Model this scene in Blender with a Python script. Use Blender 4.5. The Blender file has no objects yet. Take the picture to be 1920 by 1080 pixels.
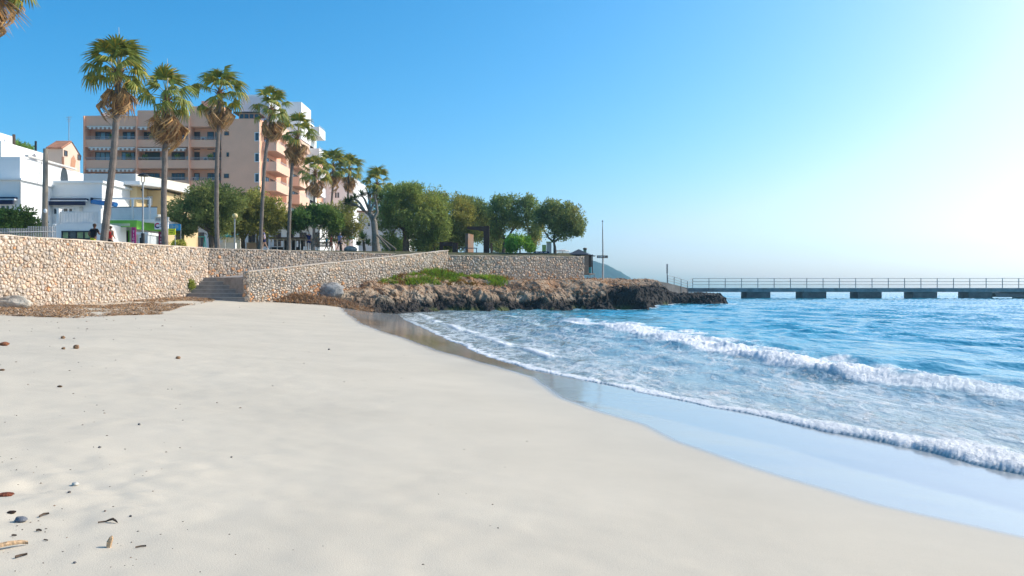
import bpy, math, random
import numpy as np
from mathutils import Vector, Matrix
R = math.radians
C = bpy.context.scene.collection
S = bpy.context.scene
rng = random.Random(11)
nrng = np.random.default_rng(5)

# ------------------------------------------------------------------ camera, sky, sun, exposure
F = 1493.33          # focal length in pixels of a 1920 wide frame (28 mm on 36 mm)
CZ = 1.7             # eye height above the sea
HY = 541.0           # row of the horizon
cam = bpy.data.cameras.new('camera'); cam.lens = 28; cam.sensor_width = 36
cam.shift_y = 1.0 / 1920; cam.clip_start = 0.1; cam.clip_end = 20000
co = bpy.data.objects.new('camera', cam); C.objects.link(co)
co.location = (0, 0, CZ); co.rotation_euler = (R(90), 0, 0); S.camera = co

SUN_AZ, SUN_EL = R(72), R(36)      # azimuth from the view direction towards the right
w = bpy.data.worlds.new('World'); S.world = w; w.use_nodes = True
nt = w.node_tree; bg = nt.nodes['Background']
sky = nt.nodes.new('ShaderNodeTexSky'); sky.sky_type = 'NISHITA'; sky.sun_disc = False
sky.sun_elevation = SUN_EL; sky.sun_rotation = SUN_AZ
sky.altitude = 0; sky.air_density = 0.8; sky.dust_density = 1.9; sky.ozone_density = 3.6
hs = nt.nodes.new('ShaderNodeHueSaturation'); hs.inputs['Saturation'].default_value = 1.2
sp = nt.nodes.new('ShaderNodeSeparateColor'); cb = nt.nodes.new('ShaderNodeCombineColor')      # the deep clear blue of the day
nt.links.new(sky.outputs[0], hs.inputs['Color']); nt.links.new(hs.outputs[0], sp.inputs[0]); nt.links.new(cb.outputs[0], bg.inputs[0])
for i, (mul, pw) in enumerate(((.375, 1.85), (.85, 1.07), (.92, 1.0))):
    pn = nt.nodes.new('ShaderNodeMath'); pn.operation = 'POWER'; pn.inputs[1].default_value = pw
    mn = nt.nodes.new('ShaderNodeMath'); mn.operation = 'MULTIPLY'; mn.inputs[1].default_value = mul
    nt.links.new(sp.outputs[i], pn.inputs[0]); nt.links.new(pn.outputs[0], mn.inputs[0]); 
    lim = nt.nodes.new('ShaderNodeMath'); lim.operation = 'MINIMUM'                                    # never above the sky's own value
    nt.links.new(mn.outputs[0], lim.inputs[0]); nt.links.new(sp.outputs[i], lim.inputs[1]); nt.links.new(lim.outputs[0], cb.inputs[i])
bg.inputs[1].default_value = 0.14
sl = bpy.data.lights.new('sun', 'SUN'); sl.energy = 2.35; sl.angle = R(0.5); sl.color = (1.0, 0.93, 0.82)
so = bpy.data.objects.new('sun', sl); C.objects.link(so)
sd = Vector((math.sin(SUN_AZ) * math.cos(SUN_EL), math.cos(SUN_AZ) * math.cos(SUN_EL), math.sin(SUN_EL)))
so.rotation_euler = (-sd).to_track_quat('-Z', 'Y').to_euler(); so.location = (60, 30, 60)
S.view_settings.view_transform = 'Standard'; S.view_settings.look = 'None'
S.view_settings.gamma = 1; S.view_settings.exposure = 0.82; S.view_settings.use_curve_mapping = False
S.cycles.max_bounces = 6; S.cycles.volume_bounces = 1; S.cycles.transparent_max_bounces = 8

# ------------------------------------------------------------------ helpers
def X(px, d): return (px - 960) / F * d
def Z(py, d): return CZ + (HY - py) / F * d
def P(px, py, d): return Vector((X(px, d), d, Z(py, d)))

def hash3(i, j, k, s):
    h = (i * 374761393 + j * 668265263 + k * 1274126177 + s * 974634777) & 0xffffffff
    h = ((h ^ (h >> 13)) * 1274126177) & 0xffffffff
    h = h ^ (h >> 16)
    return (h & 0xffff) / 65535.0
def vn(x, y, z=0.0, s=0):
    x, y, z = np.broadcast_arrays(np.asarray(x, float), np.asarray(y, float), np.asarray(z, float))
    i, j, k = np.floor(x).astype(np.int64), np.floor(y).astype(np.int64), np.floor(z).astype(np.int64)
    fx, fy, fz = x - i, y - j, z - k
    fx, fy, fz = [f * f * f * (f * (f * 6 - 15) + 10) for f in (fx, fy, fz)]
    r = 0
    for a in (0, 1):
        for b in (0, 1):
            for c in (0, 1):
                wgt = (fx if a else 1 - fx) * (fy if b else 1 - fy) * (fz if c else 1 - fz)
                r = r + wgt * hash3(i + a, j + b, k + c, s)
    return r
def fbm(x, y, z=0.0, o=4, s=0, g=0.5):
    x, y = np.asarray(x) * .87 + np.asarray(y) * .5, np.asarray(y) * .87 - np.asarray(x) * .5
    r, a, t = 0, 1.0, 0
    for q in range(o):
        r = r + a * vn(x, y, z, s + q * 17); t += a
        x, y, z = (np.asarray(x) * .8 + np.asarray(y) * .6) * 2.03 + 5.1, (np.asarray(y) * .8 - np.asarray(x) * .6) * 2.03 + 1.7, np.asarray(z) * 2.03 + 3.3; a *= g
    return r / t
def ridged(x, y, z=0.0, o=4, s=0):
    x, y = np.asarray(x) * .87 + np.asarray(y) * .5, np.asarray(y) * .87 - np.asarray(x) * .5
    r, a, t = 0, 1.0, 0
    for q in range(o):
        r = r + a * (1 - np.abs(2 * vn(x, y, z, s + q * 13) - 1)); t += a
        x, y, z = (np.asarray(x) * .8 + np.asarray(y) * .6) * 2.1 + 2.2, (np.asarray(y) * .8 - np.asarray(x) * .6) * 2.1 + 9.1, np.asarray(z) * 2.1 + 4.4; a *= 0.55
    return r / t
def sstep(a, b, x):
    t = np.clip((np.asarray(x, float) - a) / (b - a), 0, 1); return t * t * (3 - 2 * t)

def wloc(o):
    v = Vector((0, 0, 0))
    while o is not None: v = v + o.location; o = o.parent
    return v
def tag(o, label=None, cat=None, group=None, kind=None):
    if label: o['label'] = label
    if cat: o['category'] = cat
    if group: o['group'] = group
    if kind: o['kind'] = kind
    return o
def thing(name, label, cat, loc=(0, 0, 0), group=None):
    o = bpy.data.objects.new(name, None); C.objects.link(o); o.location = loc; o.empty_display_size = 0.2
    return tag(o, label, cat, group)
def link(name, me, parent=None, loc=None):
    o = bpy.data.objects.new(name, me); C.objects.link(o)
    if parent is not None: o.parent = parent
    if loc is not None: o.location = loc
    return o
def dup(root, loc, label=None, group=None):
    r = root.copy(); C.objects.link(r); r.location = loc
    if label: r['label'] = label
    if group: r['group'] = group
    for ch in root.children:
        c = ch.copy(); C.objects.link(c); c.parent = r
        for g in ch.children:
            e = g.copy(); C.objects.link(e); e.parent = c
    return r
def np_mesh(name, V, Fc, mat, attrs=None, smooth=False, k=None):
    """V (n,3); Fc (m,k) index array with a constant k"""
    V = np.ascontiguousarray(V, np.float32); Fc = np.ascontiguousarray(Fc, np.int32); k = Fc.shape[1]; m = len(Fc)
    me = bpy.data.meshes.new(name); me.vertices.add(len(V)); me.vertices.foreach_set('co', V.ravel())
    me.loops.add(m * k); me.loops.foreach_set('vertex_index', Fc.ravel())
    me.polygons.add(m); me.polygons.foreach_set('loop_start', np.arange(0, m * k, k, dtype=np.int32))
    me.polygons.foreach_set('loop_total', np.full(m, k, np.int32))
    me.update(calc_edges=True); me.validate()
    me.polygons.foreach_set('use_smooth', np.full(len(me.polygons), smooth, bool))
    if mat: me.materials.append(mat)
    for an, av in (attrs or {}).items():
        av = np.asarray(av, np.float32)
        if av.ndim == 1: me.attributes.new(an, 'FLOAT', 'POINT').data.foreach_set('value', av)
        else:
            if av.shape[1] == 3: av = np.hstack([av, np.ones((len(av), 1), np.float32)])
            me.attributes.new(an, 'FLOAT_COLOR', 'POINT').data.foreach_set('color', np.ascontiguousarray(av).ravel())
    return me
def grid_mesh(name, G, mat, attrs=None, smooth=True, keep=None):
    n, m = G.shape[:2]
    idx = np.arange(n * m).reshape(n, m)
    Q = np.stack([idx[:-1, :-1], idx[:-1, 1:], idx[1:, 1:], idx[1:, :-1]], -1).reshape(-1, 4)
    V = G.reshape(-1, 3); A = {k: np.asarray(v).reshape(n * m, -1).squeeze() for k, v in (attrs or {}).items()}
    if keep is not None:
        kp = keep.reshape(-1); Q = Q[kp[Q].any(1)]
        used = np.unique(Q); mp = np.zeros(n * m, int); mp[used] = np.arange(len(used)); Q = mp[Q]; V = V[used]
        A = {k: v[used] for k, v in A.items()}
    return np_mesh(name, V, Q, mat, A, smooth)

class MB:
    def __init__(s): s.v = []; s.f = []; s.c = []; s.tint = None
    def add(s, vs, fs):
        b = len(s.v); s.v += [tuple(q) for q in vs]; s.f += [tuple(i + b for i in f) for f in fs]
        s.c += [s.tint or (1, 1, 1)] * len(vs); return s
    def box(s, x0, x1, y0, y1, z0, z1):
        return s.add([(x0, y0, z0), (x1, y0, z0), (x1, y1, z0), (x0, y1, z0), (x0, y0, z1), (x1, y0, z1), (x1, y1, z1), (x0, y1, z1)],
                     [(3, 2, 1, 0), (4, 5, 6, 7), (0, 1, 5, 4), (1, 2, 6, 5), (2, 3, 7, 6), (3, 0, 4, 7)])
    def prism(s, poly, z0, z1):
        n = len(poly); z0 = z0 if hasattr(z0, '__len__') else [z0] * n; z1 = z1 if hasattr(z1, '__len__') else [z1] * n
        return s.add([(p[0], p[1], z0[i]) for i, p in enumerate(poly)] + [(p[0], p[1], z1[i]) for i, p in enumerate(poly)],
                     [tuple(range(n))[::-1], tuple(range(n, 2 * n))] + [(i, (i + 1) % n, (i + 1) % n + n, i + n) for i in range(n)])
    def tube(s, pts, rad, n=8, cap=True):
        pts = [Vector(p) for p in pts]; m = len(pts)
        rad = rad if hasattr(rad, '__len__') else [rad] * m
        vs = []; fs = []; pu = None
        for i, p in enumerate(pts):
            t = (pts[min(i + 1, m - 1)] - pts[max(i - 1, 0)]).normalized()
            u = t.cross(Vector((0, 0, 1)) if abs(t.z) < .9 else Vector((0, 1, 0))) if pu is None else pu - t * pu.dot(t)
            u.normalize(); pu = u; wv = t.cross(u)
            for k in range(n):
                a = 2 * math.pi * k / n; vs.append(p + (u * math.cos(a) + wv * math.sin(a)) * rad[i])
        for i in range(m - 1):
            for k in range(n):
                fs.append((i * n + k, i * n + (k + 1) % n, (i + 1) * n + (k + 1) % n, (i + 1) * n + k))
        if cap: fs += [tuple(range(n))[::-1], tuple(range((m - 1) * n, m * n))]
        return s.add(vs, fs)
    def cyl(s, p0, p1, r0, r1=None, n=10): return s.tube([p0, p1], [r0, r0 if r1 is None else r1], n)
    def bar(s, p0, p1, w, h=None):
        return s.tube([p0, p1], [w * .7071] * 2, 4)
    def ball(s, c, r, n=10, m=7):
        r = r if hasattr(r, '__len__') else (r, r, r); vs = [(c[0], c[1], c[2] - r[2])]; fs = []
        for i in range(1, m):
            t = math.pi * i / m
            for k in range(n):
                a = 2 * math.pi * k / n
                vs.append((c[0] + r[0] * math.sin(t) * math.cos(a), c[1] + r[1] * math.sin(t) * math.sin(a), c[2] - r[2] * math.cos(t)))
        vs.append((c[0], c[1], c[2] + r[2])); L = len(vs) - 1
        for k in range(n):
            fs.append((0, 1 + (k + 1) % n, 1 + k)); fs.append((L, 1 + (m - 2) * n + k, 1 + (m - 2) * n + (k + 1) % n))
            for i in range(m - 2): fs.append((1 + i * n + k, 1 + i * n + (k + 1) % n, 1 + (i + 1) * n + (k + 1) % n, 1 + (i + 1) * n + k))
        return s.add(vs, fs)
    def mesh(s, name, mat, off=Vector((0, 0, 0)), smooth=False, bevel=0):
        me = bpy.data.meshes.new(name); me.from_pydata([tuple(Vector(q) - off) for q in s.v], [], s.f); me.materials.append(mat)
        cl = np.array(s.c, np.float32); cl = np.hstack([cl, np.ones((len(cl), 1), np.float32)])
        me.attributes.new('tint', 'FLOAT_COLOR', 'POINT').data.foreach_set('color', cl.ravel())
        if smooth: me.polygons.foreach_set('use_smooth', np.ones(len(me.polygons), bool))
        me.update(); return me
    def build(s, name, mat, parent=None, smooth=False, base=None, bevel=0):
        """world coordinates in; child of parent, or a top-level mesh with its origin at base"""
        off = wloc(parent) if parent is not None else Vector(base if base is not None else (0, 0, 0))
        o = link(name, s.mesh(name, mat, off, smooth), parent, None if parent is not None else off)
        if bevel:
            md = o.modifiers.new('bevel', 'BEVEL'); md.width = bevel; md.segments = 2; md.limit_method = 'ANGLE'
        return o
def box(name, mat, parent, x0, x1, y0, y1, z0, z1, bevel=0):
    return MB().box(x0, x1, y0, y1, z0, z1).build(name, mat, parent, bevel=bevel)

# ------------------------------------------------------------------ materials
def M(name, col, rough=.8, var=.12, scale=3.0, bump=0.0, bscale=25.0, spec=.3, tint=False, metal=0.0, transl=0.0, col2=None, world=False):
    m = bpy.data.materials.new(name); m.use_nodes = True; n = m.node_tree; L = n.links; b = n.nodes['Principled BSDF']
    b.inputs['Roughness'].default_value = rough; b.inputs['Specular IOR Level'].default_value = spec; b.inputs['Metallic'].default_value = metal
    tc = n.nodes.new('ShaderNodeNewGeometry' if world else 'ShaderNodeTexCoord'); co = tc.outputs['Position' if world else 'Object']
    nz = n.nodes.new('ShaderNodeTexNoise'); nz.inputs['Scale'].default_value = scale; nz.inputs['Detail'].default_value = 6; nz.inputs['Roughness'].default_value = .65
    L.new(co, nz.inputs['Vector'])
    mr = n.nodes.new('ShaderNodeMapRange'); mr.inputs['From Min'].default_value = .3; mr.inputs['From Max'].default_value = .7
    L.new(nz.outputs['Fac'], mr.inputs['Value'])
    mx = n.nodes.new('ShaderNodeMix'); mx.data_type = 'RGBA'
    lo = [c * (1 - var) for c in col] if col2 is None else col2
    hi = [c * (1 + var) for c in col] if col2 is None else col
    mx.inputs['A'].default_value = (*lo, 1); mx.inputs['B'].default_value = (*hi, 1); L.new(mr.outputs[0], mx.inputs['Factor'])
    out = mx.outputs['Result']
    if tint:
        at = n.nodes.new('ShaderNodeAttribute'); at.attribute_name = 'tint'
        mt = n.nodes.new('ShaderNodeMix'); mt.data_type = 'RGBA'; mt.blend_type = 'MULTIPLY'; mt.inputs['Factor'].default_value = 1
        L.new(out, mt.inputs['A']); L.new(at.outputs['Color'], mt.inputs['B']); out = mt.outputs['Result']
    L.new(out, b.inputs['Base Color'])
    if bump:
        n2 = n.nodes.new('ShaderNodeTexNoise'); n2.inputs['Scale'].default_value = bscale; n2.inputs['Detail'].default_value = 5; L.new(co, n2.inputs['Vector'])
        bp = n.nodes.new('ShaderNodeBump'); bp.inputs['Strength'].default_value = bump; bp.inputs['Distance'].default_value = .05
        L.new(n2.outputs['Fac'], bp.inputs['Height']); L.new(bp.outputs[0], b.inputs['Normal'])
    if transl:
        t = n.nodes.new('ShaderNodeBsdfTranslucent'); ms = n.nodes.new('ShaderNodeMixShader'); ms.inputs[0].default_value = transl
        L.new(out, t.inputs['Color']); L.new(b.outputs[0], ms.inputs[1]); L.new(t.outputs[0], ms.inputs[2])
        L.new(ms.outputs[0], n.nodes['Material Output'].inputs['Surface'])
    return m
def nod(m, kind, **kw):
    x = m.node_tree.nodes.new(kind)
    for k, v in kw.items(): setattr(x, k, v)
    return x
# ------------------------------------------------------------------ ground: sand, sea, rocks, promenade, headland
WY = np.array([-30, -20, -10, 0, 7.25, 8.2, 9.1, 10.85, 12.9, 14.6, 17, 20, 25.6, 34, 43, 60, 75.])
WX = np.array([24, 18, 12.2, 7.9, 4.66, 4.35, 3.9, 3.2, 2.24, 1.37, .23, -.6, -1.9, -3.8, -5.8, -8.9, -11.])
def xw(y): return np.interp(y, WY, WX)
EY = np.array([-10, 0, 3.5, 5.09, 5.84, 7.05, 8.27, 9.4, 10.4, 12, 15, 17, 21, 26.2, 33.6, 48.7, 61])
EX = np.array([10, 6, 4.2, 3.27, 2.6, 2.08, 1.66, 1.5, 1.15, .75, .42, -.34, -1.83, -3.5, -6.0, -10.4, -14.0])
def xe(y): return np.interp(y, EY, EX)
def z_sand(x, y):
    s = (xw(y) - x) * .9
    s2 = s + .5 * (vn(x * .22, y * .22, 0, 3) - .5) * np.clip(s, 0, 3)
    z = np.where(s2 > 0, .030 * s2 + .036 * np.maximum(s2 - 1.5, 0) - .022 * np.maximum(s2 - 9, 0), .09 * s2)
    z = z + .42 * sstep(36, 54, y) * sstep(.2, 4.5, s) + .10 * sstep(30, 50, y) * sstep(8, 12, s)
    dry = sstep(.5, 5, x * -1 + xe(y))
    z = z + dry * (.045 * (fbm(x * .35, y * .5, 0, 3, 9) - .5) + .03 * (fbm(x * 1.6, y * 1.6, 0, 3, 4) - .5) + .008 * (vn(x * 6, y * 6, 0, 8) - .5))
    z = z + np.exp(-((x + 2.75) / .85) ** 2 - ((y - 4.75) / 1.1) ** 2) * (.085 * (fbm(x * 2.6, y * 2.6, 0, 3, 12) - .5) + .025 * (fbm(x * 9, y * 9, 0, 2, 13) - .5))
    return z

def mat_sand():
    m = M('sand', (.575, .505, .40), .9, .07, .5, .22, 130, .15, world=True)
    n = m.node_tree; L = n.links; b = n.nodes['Principled BSDF']
    base = b.inputs['Base Color'].links[0].from_socket
    a = nod(m, 'ShaderNodeAttribute', attribute_name='wet'); br = nod(m, 'ShaderNodeAttribute', attribute_name='weed')
    sp = nod(m, 'ShaderNodeTexNoise'); sp.inputs['Scale'].default_value = 220; sp.inputs['Detail'].default_value = 2
    tc = nod(m, 'ShaderNodeNewGeometry'); L.new(tc.outputs['Position'], sp.inputs['Vector'])
    rr = nod(m, 'ShaderNodeMapRange'); L.new(sp.outputs['Fac'], rr.inputs['Value'])
    for k, v in (('From Min', .3), ('From Max', .7), ('To Min', .93), ('To Max', 1.05)): rr.inputs[k].default_value = v
    g = nod(m, 'ShaderNodeMix', data_type='RGBA', blend_type='MULTIPLY'); g.inputs['Factor'].default_value = 1
    L.new(base, g.inputs['A']); L.new(rr.outputs[0], g.inputs['B'])
    mx = nod(m, 'ShaderNodeMix', data_type='RGBA'); mx.inputs['B'].default_value = (.36, .37, .36, 1)
    L.new(a.outputs['Fac'], mx.inputs['Factor']); L.new(g.outputs['Result'], mx.inputs['A'])
    m2 = nod(m, 'ShaderNodeMix', data_type='RGBA'); m2.inputs['B'].default_value = (.20, .13, .07, 1)
    L.new(br.outputs['Fac'], m2.inputs['Factor']); L.new(mx.outputs['Result'], m2.inputs['A'])
    L.new(m2.outputs['Result'], b.inputs['Base Color'])
    ro = nod(m, 'ShaderNodeMapRange'); ro.inputs['To Min'].default_value = .92; ro.inputs['To Max'].default_value = .10
    L.new(a.outputs['Fac'], ro.inputs['Value']); L.new(ro.outputs[0], b.inputs['Roughness'])
    si = nod(m, 'ShaderNodeMapRange'); si.inputs['To Min'].default_value = .12; si.inputs['To Max'].default_value = .6
    L.new(a.outputs['Fac'], si.inputs['Value']); L.new(si.outputs[0], b.inputs['Specular IOR Level'])
    bp = [q for q in n.nodes if q.type == 'BUMP'][0]
    rn = nod(m, 'ShaderNodeTexNoise'); rn.inputs['Scale'].default_value = 1.6; rn.inputs['Detail'].default_value = 4; L.new(tc.outputs['Position'], rn.inputs['Vector'])
    rb = nod(m, 'ShaderNodeBump'); rb.inputs['Strength'].default_value = .10; rb.inputs['Distance'].default_value = .05; L.new(rn.outputs['Fac'], rb.inputs['Height']); L.new(rb.outputs[0], bp.inputs['Normal'])
    bs = nod(m, 'ShaderNodeMapRange'); bs.inputs['To Min'].default_value = .12; bs.inputs['To Max'].default_value = .006
    L.new(a.outputs['Fac'], bs.inputs['Value']); L.new(bs.outputs[0], bp.inputs['Strength'])
    return m
m_sand = mat_sand()
def build_sand():
    ty = np.concatenate([np.linspace(-3.2, -.95, 70)[:-1], np.linspace(-.95, 1.1, 470)]); ys = 1.2 * (68 / 1.2) ** np.linspace(0, 1, 420)
    Y, T = np.meshgrid(ys, ty, indexing='ij'); Xg = T * Y
    Xg = np.where(T < 0, T * (Y + 4), T * Y)
    z = z_sand(Xg, Y)
    q = Xg - xe(Y) + .28 * (fbm(Xg * .5, Y * .35, 0, 3, 21) - .5)
    wet = sstep(-.16, .10, q)
    damp = sstep(-1.6, .1, q) * .12 * (1 - wet)
    weed = sstep(-.3, .2, q) * (1 - sstep(.5, 2.2, q)) * sstep(15, 18.5, Y) * (1 - sstep(40, 58, Y)) * (.35 + .9 * sstep(.35, .7, fbm(Xg * .6, Y * .18, 0, 3, 33)))
    me = grid_mesh('sand', np.stack([Xg, Y, z], -1), m_sand, {'wet': np.clip(wet + damp, 0, 1), 'weed': np.clip(weed * .75, 0, .8)}, True, keep=(z > -1.2))
    tag(link('sand', me), kind='structure')
    Y2, U = np.meshgrid(np.linspace(-45, 1.22, 90), np.linspace(0, 1, 80), indexing='ij'); X2 = -60 + U * (xw(Y2) + 62); z2 = z_sand(X2, Y2)
    tag(link('sand', grid_mesh('sand', np.stack([X2, Y2, z2], -1), m_sand, {'wet': sstep(-.16, .1, X2 - xe(Y2)), 'weed': z2 * 0}, True)), kind='structure')
build_sand()

# ---- sea
BY = np.array([-5, 4, 8, 11.5, 13.3, 16.6, 22.3, 32.3, 42, 55, 70.])
BX = np.array([13.5, 10.4, 8.6, 7.4, 6.75, 6.05, 5.2, 4.1, 2.3, .6, -1])
def xb(y): return np.interp(y, BY, BX)
def mat_sea():
    m = bpy.data.materials.new('sea'); m.use_nodes = True; n = m.node_tree; L = n.links; b = n.nodes['Principled BSDF']
    b.inputs['IOR'].default_value = 1.33; b.inputs['Specular IOR Level'].default_value = .40
    geo = nod(m, 'ShaderNodeNewGeometry')
    dp = nod(m, 'ShaderNodeAttribute', attribute_name='deep'); fo = nod(m, 'ShaderNodeAttribute', attribute_name='foam'); la = nod(m, 'ShaderNodeAttribute', attribute_name='lace')
    cr = nod(m, 'ShaderNodeValToRGB'); e = cr.color_ramp.elements
    e[0].position = 0; e[0].color = (.30, .33, .31, 1); e[1].position = 1; e[1].color = (.010, .27, .385, 1)
    q = e.new(.16); q.color = (.20, .31, .34, 1); q = e.new(.4); q.color = (.06, .31, .40, 1); q = e.new(.7); q.color = (.020, .29, .41, 1)
    L.new(dp.outputs['Fac'], cr.inputs['Fac'])
    # lacy foam: distorted cells, two sizes
    mp = nod(m, 'ShaderNodeMapping'); mp.inputs['Rotation'].default_value = (0, 0, R(-24)); mp.inputs['Scale'].default_value = (1.35, .62, 1)
    L.new(geo.outputs['Position'], mp.inputs['Vector'])
    wn = nod(m, 'ShaderNodeTexNoise'); wn.inputs['Scale'].default_value = 1.1; wn.inputs['Detail'].default_value = 4; L.new(mp.outputs[0], wn.inputs['Vector'])
    vs = nod(m, 'ShaderNodeVectorMath', operation='SCALE'); vs.inputs['Scale'].default_value = 1.3; L.new(wn.outputs['Color'], vs.inputs[0])
    va = nod(m, 'ShaderNodeVectorMath', operation='ADD'); L.new(mp.outputs[0], va.inputs[0]); L.new(vs.outputs[0], va.inputs[1])
    def cells(scale, width):
        v = nod(m, 'ShaderNodeTexVoronoi', feature='DISTANCE_TO_EDGE'); v.inputs['Scale'].default_value = scale; L.new(va.outputs[0], v.inputs['Vector'])
        r = nod(m, 'ShaderNodeMapRange', interpolation_type='SMOOTHSTEP')
        for k, x in (('From Min', width), ('From Max', 0), ('To Min', 0), ('To Max', 1)): r.inputs[k].default_value = x
        L.new(v.outputs['Distance'], r.inputs['Value']); return r.outputs[0]
    c1, c2 = cells(1.5, .22), cells(4.2, .3)
    fl = nod(m, 'ShaderNodeTexNoise'); fl.inputs['Scale'].default_value = 3.4; fl.inputs['Detail'].default_value = 9; fl.inputs['Roughness'].default_value = .72; L.new(mp.outputs[0], fl.inputs['Vector'])
    fr = nod(m, 'ShaderNodeMapRange', interpolation_type='SMOOTHSTEP')
    for k, x in (('From Min', .50), ('From Max', .63)): fr.inputs[k].default_value = x
    L.new(fl.outputs['Fac'], fr.inputs['Value'])
    mxx = nod(m, 'ShaderNodeMath', operation='MAXIMUM'); L.new(c1, mxx.inputs[0])
    sc = nod(m, 'ShaderNodeMath', operation='MULTIPLY'); sc.inputs[1].default_value = .45; L.new(c2, sc.inputs[0]); L.new(sc.outputs[0], mxx.inputs[1])
    pn = nod(m, 'ShaderNodeTexNoise'); pn.inputs['Scale'].default_value = .8; pn.inputs['Detail'].default_value = 5; pn.inputs['Roughness'].default_value = .7; L.new(va.outputs[0], pn.inputs['Vector'])
    pr = nod(m, 'ShaderNodeMapRange', interpolation_type='SMOOTHSTEP'); pr.inputs['From Min'].default_value = .36; pr.inputs['From Max'].default_value = .60; L.new(pn.outputs['Fac'], pr.inputs['Value'])
    hf = nod(m, 'ShaderNodeMath', operation='MULTIPLY'); hf.inputs[1].default_value = .55; L.new(mxx.outputs[0], hf.inputs[0])
    mx3 = nod(m, 'ShaderNodeMath', operation='MAXIMUM'); L.new(hf.outputs[0], mx3.inputs[0]); L.new(fr.outputs[0], mx3.inputs[1])
    l1 = nod(m, 'ShaderNodeMath', operation='MULTIPLY'); L.new(mx3.outputs[0], l1.inputs[0]); L.new(pr.outputs[0], l1.inputs[1])
    l2 = nod(m, 'ShaderNodeMath', operation='MULTIPLY'); L.new(l1.outputs[0], l2.inputs[0]); L.new(la.outputs['Fac'], l2.inputs[1])
    ad = nod(m, 'ShaderNodeMath', operation='MAXIMUM'); L.new(l2.outputs[0], ad.inputs[0]); L.new(fo.outputs['Fac'], ad.inputs[1])
    cl = nod(m, 'ShaderNodeClamp'); L.new(ad.outputs[0], cl.inputs['Value'])
    mc = nod(m, 'ShaderNodeMix', data_type='RGBA'); mc.inputs['B'].default_value = (.93, .93, .93, 1)
    L.new(cl.outputs[0], mc.inputs['Factor']); L.new(cr.outputs[0], mc.inputs['A']); L.new(mc.outputs['Result'], b.inputs['Base Color'])
    ro = nod(m, 'ShaderNodeMapRange'); ro.inputs['To Min'].default_value = .07; ro.inputs['To Max'].default_value = .9
    L.new(cl.outputs[0], ro.inputs['Value']); L.new(ro.outputs[0], b.inputs['Roughness'])
    # ripples
    r1 = nod(m, 'ShaderNodeTexNoise'); r1.inputs['Scale'].default_value = 4.5; r1.inputs['Detail'].default_value = 5; r1.inputs['Roughness'].default_value = .6
    mp2 = nod(m, 'ShaderNodeMapping'); mp2.inputs['Rotation'].default_value = (0, 0, R(-24)); mp2.inputs['Scale'].default_value = (1.5, .7, 1); L.new(geo.outputs['Position'], mp2.inputs['Vector']); L.new(mp2.outputs[0], r1.inputs['Vector'])
    r2 = nod(m, 'ShaderNodeTexNoise'); r2.inputs['Scale'].default_value = .9; r2.inputs['Detail'].default_value = 4; L.new(mp2.outputs[0], r2.inputs['Vector'])
    b1 = nod(m, 'ShaderNodeBump'); b1.inputs['Strength'].default_value = .55; b1.inputs['Distance'].default_value = .05; L.new(r1.outputs['Fac'], b1.inputs['Height'])
    b2 = nod(m, 'ShaderNodeBump'); b2.inputs['Strength'].default_value = .7; b2.inputs['Distance'].default_value = .32; L.new(r2.outputs['Fac'], b2.inputs['Height']); L.new(b1.outputs[0], b2.inputs['Normal'])
    fz = nod(m, 'ShaderNodeTexNoise'); fz.inputs['Scale'].default_value = 16; fz.inputs['Detail'].default_value = 6; fz.inputs['Roughness'].default_value = .75; L.new(geo.outputs['Position'], fz.inputs['Vector'])
    fm = nod(m, 'ShaderNodeMath', operation='MULTIPLY'); L.new(fz.outputs['Fac'], fm.inputs[0]); L.new(cl.outputs[0], fm.inputs[1])
    b3 = nod(m, 'ShaderNodeBump'); b3.inputs['Strength'].default_value = .9; b3.inputs['Distance'].default_value = .07; L.new(fm.outputs[0], b3.inputs['Height']); L.new(b2.outputs[0], b3.inputs['Normal'])
    L.new(b3.outputs[0], b.inputs['Normal'])
    return m
m_sea = mat_sea()
def wave(x, y, lam, ang, amp, s, sharp=1.5):
    a = R(ang); u = (x * math.cos(a) + y * math.sin(a)) / lam; v = (-x * math.sin(a) + y * math.cos(a)) / (lam * 4)
    ph = 2 * math.pi * (u + .9 * (vn(u * .35, v, 0, s) - .5) * 2)
    return amp * ((np.sin(ph) * .5 + .5) ** sharp - .4) * (.3 + 1.4 * vn(u * .5 + 7, v * 1.2, 0, s + 5))
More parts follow.
